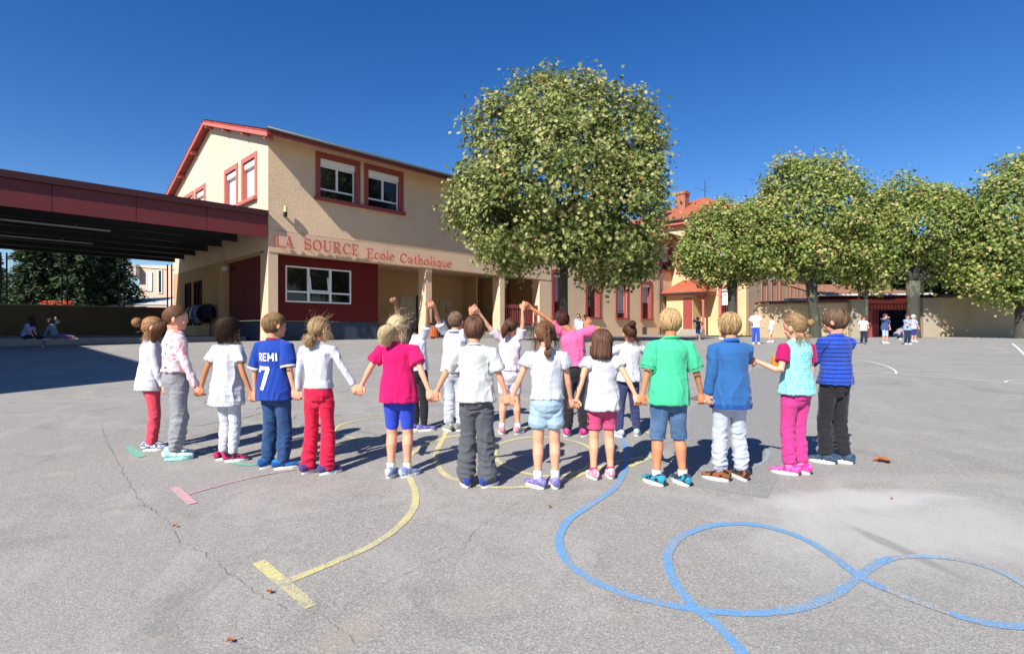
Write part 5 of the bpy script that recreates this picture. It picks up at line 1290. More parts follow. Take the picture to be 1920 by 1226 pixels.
    for nm_, (hip, kn, ank, fy, s) in legs.items():
        pts = [hip+V3(0, 0, .02*H), hip*.75+kn*.25, hip*.4+kn*.6, kn, kn*.6+ank*.4, kn*.25+ank*.75, ank+V3(0, 0, .012*H)]
        w = pc.get('w', (1, 1, 1, 1, 1, 1, 1)); base = [.048, .049, .041, .034, .035, .029, .025]
        rad = [b*H*(1+(ww-1)*.75)*.96+fit*(1 if i < 3 else pc.get('lowfit', 1)) for i, (b, ww) in enumerate(zip(base, w))]
        # cut at the hem height
        zs_ = [p[2]/H for p in pts]; P2, R2 = [], []
        for i in range(len(pts)):
            if zs_[i] > ph or seat: P2.append(pts[i]); R2.append(rad[i])
            else:
                f = (zs_[i-1]-ph)/(zs_[i-1]-zs_[i]+1e-6); P2.append(pts[i-1]*(1-f)+pts[i]*f); R2.append(rad[i-1]*(1-f)+rad[i]*f*1.0+pc.get('hemflare', 0)*H); break
        Q.loft(P2, R2, n=16, cap=True)
        legs[nm_] = (hip, kn, ank, fy, s, P2[-1], R2[-1])
    V, N, Fq = Q.remesh(vox, 2 if not lo else 1)
    V = wrinkle(V, N, pc.get('wr', .005)*(1 if lo < 2 else .6), seed*5+1, 'pants')
    po = np_obj(pc.get('name', 'trousers'), V, Fq, pm, t)
    if pc.get('belt'):
        m = Parts(); a_, b_ = .084*H+fit*.7, .061*H+fit*.7
        m.loft([T(0, -.008, wz-.035), T(0, -.008, wz+.004)], [(a_*1.035, b_*1.04), (a_*1.02, b_*1.03)], n=30, cap=False); np_obj('waistband', np.concatenate(m.V), [f for f in m.F if len(f) == 4], fabric('plain', pc['belt']), po)
    if pc.get('turnup'):
        for nm_ in ('L', 'R'):
            hip, kn, ank, fy, s, e, r_ = legs[nm_]; m = Parts(); m.loft([e+V3(0, 0, -.014*H), e+V3(0, 0, .02*H)], [r_*1.07, r_*1.05], n=20, cap=False); np_obj('turn_up', np.concatenate(m.V), [f for f in m.F if len(f) == 4], pm, po)
    # ---- shoes and socks
    fc = k['shoes']; sm = fabric(*fc['mat']); L = fc.get('L', .158)*H
    for nm_ in ('L', 'R'):
        hip, kn, ank, fy, s = legs[nm_][:5]; Rz = tilt_rot(fy, k.get('fp'+nm_, 0)); o_ = ank-V3(0, 0, .045*H)
        q = lambda x, y, z: o_+Rz@V3(x, y, z)
        hw = .030*H
        m = Parts(); prof = [(-.30, .72, .055, .030), (-.24, .92, .058, .032), (-.05, .95, .056, .031), (.15, 1.0, .043, .026), (.35, 1.06, .031, .020), (.52, 1.0, .026, .016), (.62, .72, .021, .013)]
        m.loft([q(0, y*L, (zc+.014)*H*.9) for y, w, zc, hh in [(y, w, h_*.55, 0) for y, w, h_, _ in prof]], [(hw*w, h_*H*.5) for y, w, h_, _ in prof], side=Rz@V3(1, 0, 0), n=14)
        m.loft([ank+V3(0, 0, -.012*H), ank+V3(0, 0, .006*H)], [.026*H, .027*H], n=12)
        V, N, Fq = m.remesh(vox*.8, 2, .4)
        V[:, 2] = np.maximum(V[:, 2], o_[2]+.008*H) if not k.get('fp'+nm_) else V[:, 2]
        sh_ = np_obj('shoe', V, Fq, sm, t)
        n = 26; V, F = [], []; out = []
        for j in range(n):
            a = 2*math.pi*j/n; yy = math.sin(a); xx = math.cos(a); y_ = .17+yy*.49; w = hw*1.16*(1.0 if yy > 0 else .88)*(1-.12*abs(yy)**3); out.append((xx*w*(1-.0*yy), y_*L))
        for zz_, g_ in ((.001, .97), (.016*H/1.2*1.2, 1.0), (.021*H, .96)):
            for x, y in out: V.append(q(x*g_, (y-.17*L)*g_+.17*L, zz_))
        F = [(i*n+j, i*n+(j+1) % n, (i+1)*n+(j+1) % n, (i+1)*n+j) for i in range(2) for j in range(n)]
        bmx = bpy.data.meshes.new('sole'); bmx.from_pydata([tuple(v) for v in V], [], F+[tuple(range(n-1, -1, -1)), tuple(2*n+j for j in range(n))]); bmx.materials.append(fabric('plain', fc['sole']) if fc.get('sole') else M_sole)
        so = bpy.data.objects.new('sole', bmx); COL.objects.link(so); so.parent = sh_
        if fc.get('stripe') and lo == 0:
            mt = fabric('plain', fc['stripe']); mm = Parts()
            for sd in (-1, 1):
                for f_ in (0, 1):
                    mm.loft([q(sd*hw*.86, (.02+f_*.16)*L, .020*H), q(sd*hw*.72, (.08+f_*.14)*L, .040*H)], [.0045, .0035], n=6)
            mm.loft([q(0, -.30*L, .03*H), q(0, -.285*L, .055*H)], [(.012, .006), (.010, .006)], n=8)
            V_ = np.concatenate(mm.V); np_obj('stripe', V_, [f for f in mm.F if len(f) == 4], mt, sh_)
        sk = k.get('socks')
        if sk:
            m = Parts(); d_ = nrm(kn-ank); m.loft([ank-V3(0, 0, .01*H), ank+d_*.02*H, ank+d_*sk[1]*H], [.0265*H, .0262*H, (.0285 if sk[1] > .03 else .0275)*H], n=14, cap=False)
            np_obj('sock', np.concatenate(m.V), [f for f in m.F if len(f) == 4], fabric(*sk[0]), t)
    # ---- hair
    hairdo(t, k, hc, hs, Hd, lo)
    k['_t'] = t; k['_shirt'] = shirt; k['_H'] = H
    return t

def hairdo(t, k, hc, hs, Hd, lo):
    hk = k['hair']; style = hk['style']; rng = np.random.default_rng(k['seed']+100); mat = hairmat(*hk['col'])
    rad = V3(.352, .43, .42)*hs*hk.get('puff', 1.0)
    def mask(d):
        x, y, z = d[..., 0], d[..., 1], d[..., 2]
        lim = np.where(z > 0, .12+1.0*z, .12+.95*z); low = hk.get('low', -.72)
        return (y < lim) & (z > low)
    # under-cap
    n, m_ = 48, 28; D = []
    for i in range(m_+1):
        ph = math.pi*i/m_
        for j in range(n): th = 2*math.pi*j/n; D.append((math.sin(ph)*math.cos(th), math.sin(ph)*math.sin(th), -math.cos(ph)))
    D = np.array(D); mk = mask(D).astype(float)
    r_ = np.where(mk > 0, 1.0, .86)[:, None]
    r_ = r_*(1+.018*pn(D, k['seed'], (9, 9, 5)))[:, None]
    Vc = D*rad*r_
    F = [(i*n+j, i*n+(j+1) % n, (i+1)*n+(j+1) % n, (i+1)*n+j) for i in range(m_) for j in range(n)]
    F = [f for f in F if sum(mk[list(f)]) > 0]
    V_ = [hc+Vc@Hd.T]; F_ = [np.array(F)]; T_ = [np.clip(.12+.1*rng.normal(0, 1, len(Vc)), 0, 1)]; cnt = len(Vc)
    def ribbons(paths, width, tone, outward=None, taper=True):
        nonlocal cnt
        N, K, _ = paths.shape
        tan = np.gradient(paths, axis=1); tan /= np.linalg.norm(tan, axis=2, keepdims=True)+1e-9
        o = (paths if outward is None else outward); o = o/(np.linalg.norm(o, axis=2, keepdims=True)+1e-9)
        sd = np.cross(tan, o); sd /= np.linalg.norm(sd, axis=2, keepdims=True)+1e-9
        w = width*(np.sin(np.linspace(.5, math.pi*.97, K))**.6 if taper else np.ones(K))
        w = (w[None, :, None]*rng.uniform(.6, 1.3, (N, 1, 1)))/2
        lift = o*width*.35
        V = np.stack([paths+sd*w, paths+lift, paths-sd*w], 2).reshape(-1, 3)
        idx = np.arange(N*K*3).reshape(N, K, 3)
        Fa = np.concatenate([np.stack([idx[:, :-1, a], idx[:, :-1, a+1], idx[:, 1:, a+1], idx[:, 1:, a]], -1).reshape(-1, 4) for a in (0, 1)])
        V_.append(hc+V@Hd.T); F_.append(Fa+cnt); T_.append(np.repeat(tone, K*3)); cnt += len(V)
    dens = (1.0, .35, .15)[lo]
    def roots(N, low=None):
        out = []
        while sum(len(o) for o in out) < N:
            d = rng.normal(0, 1, (N*2, 3)); d /= np.linalg.norm(d, axis=1, keepdims=True); out.append(d[mask(d)])
        return np.concatenate(out)[:N]
    def tones(d, N):
        g = hk.get('grad', 0); return np.clip(.42+rng.normal(0, .27, N)+.62*pn(d, k['seed']+7, (34, 34, 5))+g*(d[:, 2]-.1)+.12*pn(d, k['seed']+3, (7, 7, 3)), 0, 1)
    def surf(p, off):     # push points (head space) onto the enlarged skull
        q = p/rad; l = np.linalg.norm(q, axis=-1, keepdims=True); return p/l*(1+off)
    K = 9 if style != 'curly' else 20; wd = hk.get('w', .0031)*(1, 1.7, 2.6)[lo]
    if style in ('short', 'bowl', 'bob', 'curly', 'wild', 'loose'):
        N = int({'short': 5200, 'bowl': 4600, 'bob': 4200, 'curly': 1900, 'wild': 2600, 'loose': 3400}[style]*dens)
        d = roots(N); wv = nrm(V3(*hk.get('whorl', (.12, -.45, .88)))); p = d*rad; path = [p*1.01]
        Ln = {'short': .05, 'bowl': .10, 'bob': .30, 'curly': .11, 'wild': .22, 'loose': .24}[style]*(hk.get('len', 1))*rng.uniform(.6, 1.15, (N, 1)); step = Ln/(K-1)
        hang = np.zeros((N, 1)); zb = hk.get('bottom', -.9)*hs*1.0+rng.normal(0, .008, N)
        ph = rng.uniform(0, 6.28, (N, 1)); cur = p*1.01; base = cur.copy(); off0 = rng.uniform(.01, .07, (N, 1))+.028*pn(d, k['seed']+9, (13, 13, 4))[:, None]+.01
        side = np.cross(d, np.array([0, 0, 1.])); side /= np.linalg.norm(side, axis=1, keepdims=True)+1e-9
        jit = rng.normal(0, .16, (N, 3))
        for i in range(1, K):
            dn = base/rad; dn /= np.linalg.norm(dn, axis=1, keepdims=True)
            tg = -(wv-dn*(dn@wv)[:, None]); tg /= np.linalg.norm(tg, axis=1, keepdims=True)+1e-6
            dnw = np.array([0, 0, -1.])-dn*(-dn[:, 2:3]); dnw /= np.linalg.norm(dnw, axis=1, keepdims=True)+1e-6
            tg = tg*.55+dnw*.6+jit; tg -= dn*np.sum(tg*dn, 1, keepdims=True); tg /= np.linalg.norm(tg, axis=1, keepdims=True)+1e-6
            nb = base+tg*step
            on = (dn[:, 2:3] > -.15) | (style in ('short', 'bowl'))
            nb = np.where(on, surf(nb, 0)*1.0, base+np.array([0, 0, -1.])*step+np.array(hk.get('wind', (0, 0, 0)))*step)
            if style in ('bob', 'loose'): nb[:, 2] = np.maximum(nb[:, 2], zb)
            base = nb; f = i/(K-1)
            off = off0*(1 if style != 'short' else 1-.3*f)+hk.get('lift', 0)*f
            c = base*(1+off)
            if style == 'curly':
                dn2 = base/np.linalg.norm(base, axis=1, keepdims=True)
                c = c+dn2*(.001+.009*f)*(1+.8*np.sin(ph*3))+side*np.sin(ph+f*22)*.009*min(1, f*4)+(np.array([0, 0, 1])+dn2)*np.cos(ph+f*22)*.007*min(1, f*4)
            if style == 'wild': c = c+np.array(hk.get('blow', (-.03, .0, .0)))*f**2*rng.uniform(0, 2.4, (N, 1))+rng.normal(0, .003, (N, 3))
            path.append(c)
        ribbons(np.stack(path, 1), wd, tones(d, N))
    if style in ('pony', 'bun', 'braid'):
        N = int(4600*dens); d = roots(N); p = d*rad; tie = V3(*hk['tie'])*hs
        tie = surf(tie[None], .05)[0]; path = []; off0 = rng.uniform(.005, .05, (N, 1)); tj = tie+rng.normal(0, .006, (N, 3))
        for i in range(K):
            f = (i/(K-1)); q = p*(1-f)+tj*f+np.array([0, 0, -1])*math.sin(f*math.pi)*hk.get('sag', .012)
            path.append(surf(q, off0*(1-f*.4)+.0))
        ribbons(np.stack(path, 1), wd, tones(d, N))
        if style == 'pony':
            n2 = int(1.5*hk.get('n2', 700)*max(dens, .4)); e = V3(*hk['end'])*hs; c1 = tie+nrm(tie)*hk.get('out', .05)+V3(0, 0, -.01); wv_ = hk.get('bush', .028)
            a = rng.uniform(0, 6.283, (n2, 1)); r2 = np.sqrt(rng.random((n2, 1))); pp = []; ph2 = rng.uniform(0, 6.28, (n2, 1))
            KK = 12; ln = rng.uniform(.65, 1.08, (n2, 1))
            for i in range(KK):
                f = i/(KK-1)*ln; q = tie*(1-f)**2+c1*2*f*(1-f)+e*f*f
                rr_ = (.007+wv_*np.sin(np.clip(f*.85+.08, 0, 1)*math.pi)**.7)*r2
                q = q+np.concatenate([np.cos(a)*rr_, np.sin(a)*rr_, 0*a], 1)+np.concatenate([np.sin(ph2+f*9), np.cos(ph2+f*7), 0*a], 1)*hk.get('wave', .003)*f
                pp.append(q)
            ribbons(np.stack(pp, 1), wd*1.0, np.clip(rng.normal(.55, .28, n2), 0, 1), outward=np.stack(pp, 1)-((tie+e)/2)*.9)
        if style == 'bun':
            c = tie+nrm(tie)*hk.get('br', .03)*.75; br = hk.get('br', .03); n2 = int(800*max(dens, .3)); ax = nrm(tie)
            A = rng.normal(0, .35, (n2, 3))+ax; A /= np.linalg.norm(A, axis=1, keepdims=True); u = np.cross(A, V3(.3, .2, 1)); u /= np.linalg.norm(u, axis=1, keepdims=True); v = np.cross(A, u)
            th0 = rng.uniform(0, 6.28, (n2, 1)); h = rng.uniform(-.6, 1, (n2, 1)); rr_ = np.sqrt(np.clip(1-h*h*.9, .05, 1))*br*rng.uniform(.75, 1.05, (n2, 1)); pp = []
            for i in range(K):
                th = th0+i/(K-1)*rng.uniform(2.0, 2.3); pp.append(c+A*h*br*.8+u*np.cos(th)*rr_+v*np.sin(th)*rr_)
            pp = np.stack(pp, 1); ribbons(pp, wd, np.clip(rng.normal(.5, .28, n2), 0, 1), outward=pp-c)
        if style == 'braid':
            e = V3(*hk['end'])*hs; ncr = 3; n3 = 90; KK = 40; L = hk.get('bl', .17); pp, tn = [], []
            for sidx in range(3):
                for q in range(n3):
                    o = rng.normal(0, .0026, 3); f = np.linspace(0, 1, KK); a = f*2*math.pi*3.2+sidx*2*math.pi/3; w_ = .021*(1-.3*f)
                    base = np.outer(1-f, V3(0, -.32, .22)*hs)+np.outer(f, e); base = np.where((f < .55)[:, None], surf(base, .05), base)
                    x = np.sin(a)*w_; y = np.sin(2*a)*.012
                    pp.append(base+np.stack([x, -.020+y, 0*x], 1)+o); tn.append(rng.normal(.5, .25))
            pp = np.stack(pp); ribbons(pp, wd, np.clip(np.array(tn), 0, 1), outward=pp-V3(0, .04, 0)-e*.6, taper=False)
            n2 = 260; a = rng.uniform(0, 6.283, (n2, 1)); r2 = np.sqrt(rng.random((n2, 1))); pp = []; tail = e+V3(.0, -.01, -.36*hs)
            for i in range(8):
                f = i/7*rng.uniform(.8, 1.05, (n2, 1)); rr_ = (.006+.022*np.sin(f*2.6)**.8)*r2; pp.append(e*(1-f)+tail*f+np.concatenate([np.cos(a)*rr_, np.sin(a)*rr_*.7, 0*a], 1))
            pp = np.stack(pp, 1); ribbons(pp, wd, np.clip(rng.normal(.5, .28, n2), 0, 1), outward=pp-e+V3(0, -.02, 0))
        if lo == 0 and hk.get('band'):
            m = Parts(); c = (tie if style != 'braid' else V3(*hk['end'])*hs); ax = nrm(tie) if style != 'braid' else V3(0, 0, -1)
            m.loft([hc+Hd@(c-ax*.004), hc+Hd@(c+ax*.012)], [.013, .013], side=(1, 0, .1), n=14); np_obj('hair_tie', np.concatenate(m.V), [f for f in m.F if len(f) == 4], fabric('plain', hk['band']), t)
    fl_ = int(.6*hk.get('fly', 30)*(1 if lo == 0 else .3))
    if fl_ and lo < 2:
        d = roots(fl_); p = d*rad*1.03; b = np.array(hk.get('blow', (.0, 0, .01))); pp = []; L = rng.uniform(.02, hk.get('flen', .06), (fl_, 1)); c = rng.normal(0, .5, (fl_, 3))
        for i in range(K): f = i/(K-1); pp.append(p+d*L*f*.6+b*f*f*L*14+c*L*np.sin(f*2.5)*.5)
        ribbons(np.stack(pp, 1), wd*.45, np.clip(rng.normal(.75, .2, fl_), 0, 1))
    # extra face-side locks
    for lk in hk.get('locks', []):
        s_, n2, e_ = lk; s_ = V3(*s_)*hs; e_ = V3(*e_)*hs; s_ = surf(s_[None], .03)[0]; n2 = int(n2*max(dens, .4)); pp = []; j = rng.normal(0, .012, (n2, 3)); j2 = rng.normal(0, .022, (n2, 3)); ph = rng.uniform(0, 6, (n2, 1))
        for i in range(K): f = i/(K-1); pp.append(s_*(1-f)+e_*f+j*(1-f)+j2*f+np.array([0, -.01, .012])*math.sin(f*math.pi)+.005*np.concatenate([np.sin(ph+6*f), np.cos(ph+5*f), 0*ph], 1)*f)
        ribbons(np.stack(pp, 1), wd*.9, np.clip(rng.normal(.55, .28, n2), 0, 1))
    V = np.concatenate(V_); F = np.concatenate([f.reshape(-1, 4) for f in F_])
    o = np_obj('hair', V, F, mat, t, smooth=True, col=np.concatenate(T_)); return o
ONLY = None
# ---------------------------------------------------------------- the two rows
def spot(px, py, hy, top):
    """standing point from the photo: centre column, ground row of the soles, height from the row of the crown"""
    g = G(px, py-3); return g, (py-3-top)/FPX*g.y
def J(px, py, Y): return P(px, py, Y)
JT = {12: J(373, 737, 4.34), 23: J(475, 746, 4.20), 34: J(556, 743, 4.05), 45: J(671, 734, 3.93), 56: J(811, 745, 3.78), 67: J(955, 754, 3.70), 78: J(1075, 761, 3.75), 89: J(1199, 752, 3.75), 90: J(1322, 752, 3.80)}
def off(p, dx, dy=0, dz=0): return p+Vector((dx, dy, dz))
WHT = '#c4c4cc'
JE = dict(
 k1=dict(px=283, py=846, top=590, yaw=-48, hyaw=-8, skin='#dba283', label='girl in a white sweater and coral leggings with a big bun, leftmost of the children',
   handR=('l', .15, .06, .44), handL=('l', -.14, .10, .46), shirt=dict(mat=('plain', WHT), hem=.45, sleeve=1, loose=.012, flare=.012), pants=dict(mat=('plain', '#d6495a'), hem=.05, fit=.004, name='leggings', wr=.0035),
   shoes=dict(mat=('vans', '#d8dde8', '#4a566e')), fyL=-12, fyR=-20, footL=(-.05, .02), footR=(.05, -.01),
   hair=dict(style='bun', col=('#6e4a30', '#b98c62'), tie=(-.0, -.42, .08), br=.040, band='#e6dcd6', locks=[((.3, -.1, -.3), 60, (.28, -.2, -.75))], fly=60)),
 k2=dict(px=331, py=861, top=569, yaw=-42, hyaw=-22, skin='#dfa487', label='tall girl in pink and white patterned top and grey joggers, low brown ponytail',
   handR=off(JT[12], -.012), handL=('l', -.14, .12, .50), shirt=dict(mat=('floral', '#d4cace', '#d9596e'), hem=.57, sleeve=1, loose=.012, sw=1.1, wr=.006), pants=dict(mat=('plain', '#8d8e92'), hem=.075, fit=.014, belt='#45454b', waist=.60, lowfit=1.2, hemflare=-.004, wr=.007, w=(1, 1, 1.05, 1.12, 1.12, 1.2, 1.2)),
   shoes=dict(mat=('shoe', '#d3d6d4', '#8fd0c0'), L=.17, sole='#9fd8c9', stripe='#7fcabb'), fyL=-22, fyR=-26, footL=(-.06, .01), footR=(.05, -.03), socks=(('plain', '#222226'), .05),
   hair=dict(style='pony', col=('#3c2418', '#7d553a'), tie=(-.02, -.36, -.22), end=(-.12, -.70, -.98), bush=.042, band='#3a2a22', out=.05, wave=.006, n2=800, grad=.2)),
 k3=dict(px=427, py=867, top=594, yaw=-22, hyaw=-12, skin='#b67a55', label='girl with dark curly hair in a white tunic and white dotted leggings',
   handL=off(JT[12], .012, -.01), handR=off(JT[23], -.014), shirt=dict(mat=('plain', WHT), hem=.405, sleeve=.30, loose=.012, flare=.018, wr=.006, sw=1.12, band=('knit', '#dfe0e8')), pants=dict(mat=('dots', '#cdcfd6', '#6a7494'), hem=.075, fit=.004, name='leggings', wr=.003),
   shoes=dict(mat=('shoe', '#1c1c24', '#c42a5c'), stripe='#d63a6c'), fyL=-34, fyR=-42, footL=(-.055, .01), footR=(.045, .0), socks=(('plain', '#c23a66'), .04),
   hair=dict(style='curly', col=('#140c09', '#4c382a'), puff=.97, len=.5, fly=90, flen=.04, low=-.70, locks=[((.36, .1, -.1), 70, (.42, .18, -.72))])),
 k4=dict(px=517, py=881, top=582, yaw=-16, hyaw=-22, skin='#dda27f', label='boy in a blue football shirt marked REMI 7 and blue jeans',
   handL=off(JT[23], .014, -.01), handR=off(JT[34], -.014), shirt=dict(mat=('plain', '#1f3f96'), hem=.448, sleeve=.42, loose=.020, flare=.012, sw=1.22, wr=.004, trim='#d9c8cf', collar=dict(mat=('plain', '#b33a48'), r=.039, h=.008)),
   pants=dict(mat=('denim', '#223f66', '#41659a'), hem=.055, fit=.012, wr=.005, lowfit=1.3, w=(1, 1, 1.05, 1.1, 1.05, 1.15, 1.2)),
   shoes=dict(mat=('shoe', '#2374b8', '#1a4f8f'), L=.175, stripe='#5b3026'), fyL=-20, fyR=-44, footL=(-.062, .0), footR=(.055, .0),
   hair=dict(style='short', col=('#3c281a', '#a07e56'), len=.8, w=.0035, whorl=(-.1, -.55, .75), fly=10, grad=.25)),
 k5=dict(px=598, py=890, top=589, yaw=-8, hyaw=-26, skin='#e3ac8f', label='girl in a tight white long sleeved top and bright red trousers',
   handL=off(JT[34], .014, -.012), handR=off(JT[45], -.014), shirt=dict(mat=('plain', WHT), hem=.548, sleeve=1, loose=.006, wr=.0038, sw=.92), pants=dict(mat=('plain', '#cf1f42'), hem=.035, fit=.009, waist=.585, wr=.006, lowfit=1.3, w=(1, 1, 1, 1.05, 1.1, 1.35, 1.65), hemflare=.004),
   shoes=dict(mat=('plain', '#4b3f78')), fyL=-18, fyR=-38, footL=(-.075, .0), footR=(.06, -.01),
   hair=dict(style='pony', col=('#543c28', '#c9a97e'), tie=(.02, -.40, -.30), end=(.05, -.46, -.72), bush=.034, out=.02, fly=200, flen=.09, blow=(.05, .0, .01), wave=.012, locks=[((.34, .1, .05), 90, (.55, .02, -.45)), ((-.2, -.3, -.35), 80, (-.3, -.34, -.58)), ((.1, -.38, -.3), 80, (.12, -.42, -.6))])),
 k6=dict(px=748, py=897, top=586, yaw=-3, hyaw=-14, skin='#e2a688', label='blonde girl in a magenta tee and royal blue cycling shorts',
   handL=off(JT[45], .014, -.01), handR=off(JT[56], -.014, -.01), shirt=dict(mat=('plain', '#cc1460'), hem=.468, sleeve=.34, loose=.016, flare=.014, sw=1.15, wr=.0045), pants=dict(mat=('plain', '#3048b8'), hem=.315, fit=.003, name='cycling_shorts', wr=.002),
   shoes=dict(mat=('shoe', '#7c87b8', '#b8c6dc'), stripe='#5b3a86'), fyL=-4, fyR=-34, footL=(-.05, .0), footR=(.05, .01), socks=(('plain', '#dfe6cf'), .045),
   hair=dict(style='pony', col=('#7d5a34', '#f0dcae'), tie=(-.06, -.42, .02), end=(-.14, -.54, -.66), bush=.038, fly=160, flen=.09, blow=(.03, 0, .015), wave=.018, band='#8a7a70', out=.045, n2=1000, locks=[((-.3, -.2, -.2), 80, (-.3, -.3, -.5)), ((.3, -.1, -.2), 60, (.26, -.1, -.62))])),
 k7=dict(px=892, py=914, top=587, yaw=-2, hyaw=-4, skin='#dfa382', label='brown haired boy in a pale grey tee and baggy charcoal trousers',
   handL=off(JT[56], .016, .005), handR=off(JT[67], -.014, .0), shirt=dict(mat=('plain', '#bfc0bd'), hem=.50, sleeve=.42, loose=.014, flare=.010, sw=1.12, wr=.006, collar=dict(mat=('plain', '#c4c8ce'), r=.040, h=.007)),
   pants=dict(mat=('plain', '#54565c'), hem=.05, fit=.014, waist=.56, wr=.009, lowfit=1.3, w=(1, 1, 1.05, 1.15, 1.15, 1.45, 1.6)),
   shoes=dict(mat=('plain', '#2b4088')), fyL=14, fyR=-34, footL=(-.055, .0), footR=(.07, -.01),
   hair=dict(style='bowl', col=('#241510', '#7d5844'), len=1.1, grad=.25, fly=20)),
 k8=dict(px=1025, py=917, top=596, yaw=0, hyaw=2, skin='#e0a88a', label='girl with one thick brown braid in a white tee and pale blue shorts',
   handL=off(JT[67], .014, .01), handR=off(JT[78], -.014), shirt=dict(mat=('plain', WHT), hem=.535, sleeve=.24, loose=.010, flare=.006, sw=1.1, wr=.005), pants=dict(mat=('plain', '#9fb6c8'), hem=.39, fit=.016, waist=.57, name='shorts', wr=.005, hemflare=.012),
   shoes=dict(mat=('shoe', '#8f86bd', '#6a63a8'), L=.165, stripe='#e0447c'), fyL=40, fyR=4, footL=(-.052, .0), footR=(.052, .01), socks=(('plain', '#e4dfe6'), .06),
   hair=dict(style='braid', col=('#38241a', '#8c6244'), tie=(0, -.42, -.3), end=(0, -.50, -.52), band='#c1462e', fly=120, flen=.08, locks=[((-.33, -.02, -.1), 60, (-.42, -.12, -.75)), ((.33, -.02, -.1), 60, (.40, -.12, -.72))])),
 k9=dict(px=1129, py=898, top=612, yaw=3, hyaw=0, skin='#e0a584', label='smallest front row girl with a brown bob, white blouse and pink shorts',
   handL=off(JT[78], .014, .01), handR=off(JT[89], -.014, .0), shirt=dict(mat=('plain', WHT), hem=.46, sleeve=.2, loose=.014, flare=.016, sw=1.1, wr=.006), pants=dict(mat=('plain', '#c04a72'), hem=.345, fit=.014, name='shorts', wr=.004, turnup=True),
   shoes=dict(mat=('shoe', '#e6d6d8', '#d98a9c'), stripe='#e2869c'), fyL=10, fyR=-6, footL=(-.062, -.02), footR=(.058, .0), socks=(('plain', '#cf3a62'), .03), hs=.222,
   hair=dict(style='bob', col=('#33211a', '#7c5644'), bottom=-.52, len=1.0, whorl=(0, -.3, .95), grad=.2, fly=30)),
 k10=dict(px=1254, py=911, top=573, yaw=1, hyaw=-4, skin='#c98a63', label='blond bowl haired boy in a mint green polo shirt and denim shorts',
   handL=off(JT[89], .014, -.01), handR=off(JT[90], -.018), shirt=dict(mat=('plain', '#45b98a'), hem=.458, sleeve=.42, loose=.018, flare=.004, sw=1.15, wr=.0042, trim='#3fae81', collar=dict(mat=('plain', '#3abf88'), r=.044, h=.010)),
   pants=dict(mat=('denim', '#3c5c80', '#6c8cb0'), hem=.272, fit=.016, name='denim_shorts', wr=.005, turnup=True), shoes=dict(mat=('shoe', '#222c40', '#2b8fa8'), L=.172, stripe='#35a6be'), fyL=26, fyR=14, footL=(-.07, .0), footR=(.082, .0), socks=(('plain', '#e6e6ea'), .04),
   hair=dict(style='bowl', col=('#5a3a20', '#dcb983'), len=1.25, grad=.25, fly=30, low=-.84)),
 k11=dict(px=1369, py=903, top=581, yaw=2, hyaw=-3, skin='#dfa283', label='blond boy in a royal blue knitted sweater and pale grey joggers',
   handL=off(JT[90], .014), handR=('l', .09, .16, .54), ebR=(.1, -.3, -1), shirt=dict(mat=('plain', '#2e5f96'), hem=.44, sleeve=1, loose=.020, flare=.006, sw=1.25, wr=.005, band=('knit', '#214f96'), collar=dict(mat=('knit', '#2b66b2'), r=.044, h=.016)),
   pants=dict(mat=('plain', '#b3bac8'), hem=.085, fit=.012, wr=.008, lowfit=1.1, w=(1, 1, 1.0, 1.05, 1.05, 1.15, 1.15)), shoes=dict(mat=('shoe', '#2c201c', '#8a5230'), L=.17, stripe='#b8703e'), fyL=46, fyR=4, footL=(-.062, .0), footR=(.08, .02), socks=(('plain', '#9a8fa8'), .05),
   hair=dict(style='bowl', col=('#4a3220', '#cfab78'), len=.95, grad=.25, fly=20, low=-.66)),
 k12=dict(px=1492, py=891, top=583, yaw=18, hyaw=12, skin='#e3aa8c', label='girl in a turquoise spotted top with magenta sleeves and bright pink joggers',
   handL=P(1407, 676, 3.92), ebL=(-.5, -.2, -1), hdL=(-1, .1, .12), handR=('l', .13, .03, .44), shirt=dict(mat=('teardots', '#8ecdc9', '#4aa3a8'), hem=.50, sleeve=.30, loose=.014, flare=.012, sw=1.1, wr=.004, sleevemat=('plain', '#a81258')),
   pants=dict(mat=('plain', '#c63a82'), hem=.085, fit=.009, wr=.006, lowfit=1.1, w=(1, 1, 1, 1.0, 1.0, 1.1, 1.15)), shoes=dict(mat=('shoe', '#d6308a', '#e65fa4'), L=.17, stripe='#f08abf'), fyL=30, fyR=18, footL=(-.05, .0), footR=(.045, .0), socks=(('plain', '#d890b4'), .06),
   hair=dict(style='bun', col=('#4e3a2c', '#b39066'), tie=(.10, -.40, .0), br=.026, band='#3aa0a8', fly=160, flen=.06, locks=[((-.2, -.2, -.5), 50, (-.3, -.2, -.75)), ((.2, -.2, -.5), 40, (.24, -.3, -.72))])),
 k13=dict(px=1565, py=871, top=574, yaw=12, hyaw=24, skin='#d99e80', label='boy in a blue striped long sleeved top and black track pants at the right end',
   handL=('l', -.10, .15, .56), handR=('l', .10, .16, .56), ebL=(-.2, -.3, -1), ebR=(.15, -.3, -1), shirt=dict(mat=('stripe', '#2c4cab', '#14235c'), hem=.515, sleeve=1, loose=.014, flare=.004, sw=1.2, wr=.0045),
   pants=dict(mat=('plain', '#26262a'), hem=.075, fit=.012, wr=.006, lowfit=1.1, w=(1, 1, 1.0, 1.05, 1.05, 1.15, 1.2)), shoes=dict(mat=('shoe', '#2d3f52', '#3c5368'), L=.17, stripe='#dfe4e8'), fyL=30, fyR=34, footL=(-.055, .01), footR=(.06, -.01),
   hair=dict(style='bowl', col=('#281a14', '#80644f'), len=.9, grad=.22, fly=40, low=-.66)),
)
YB = 5.15
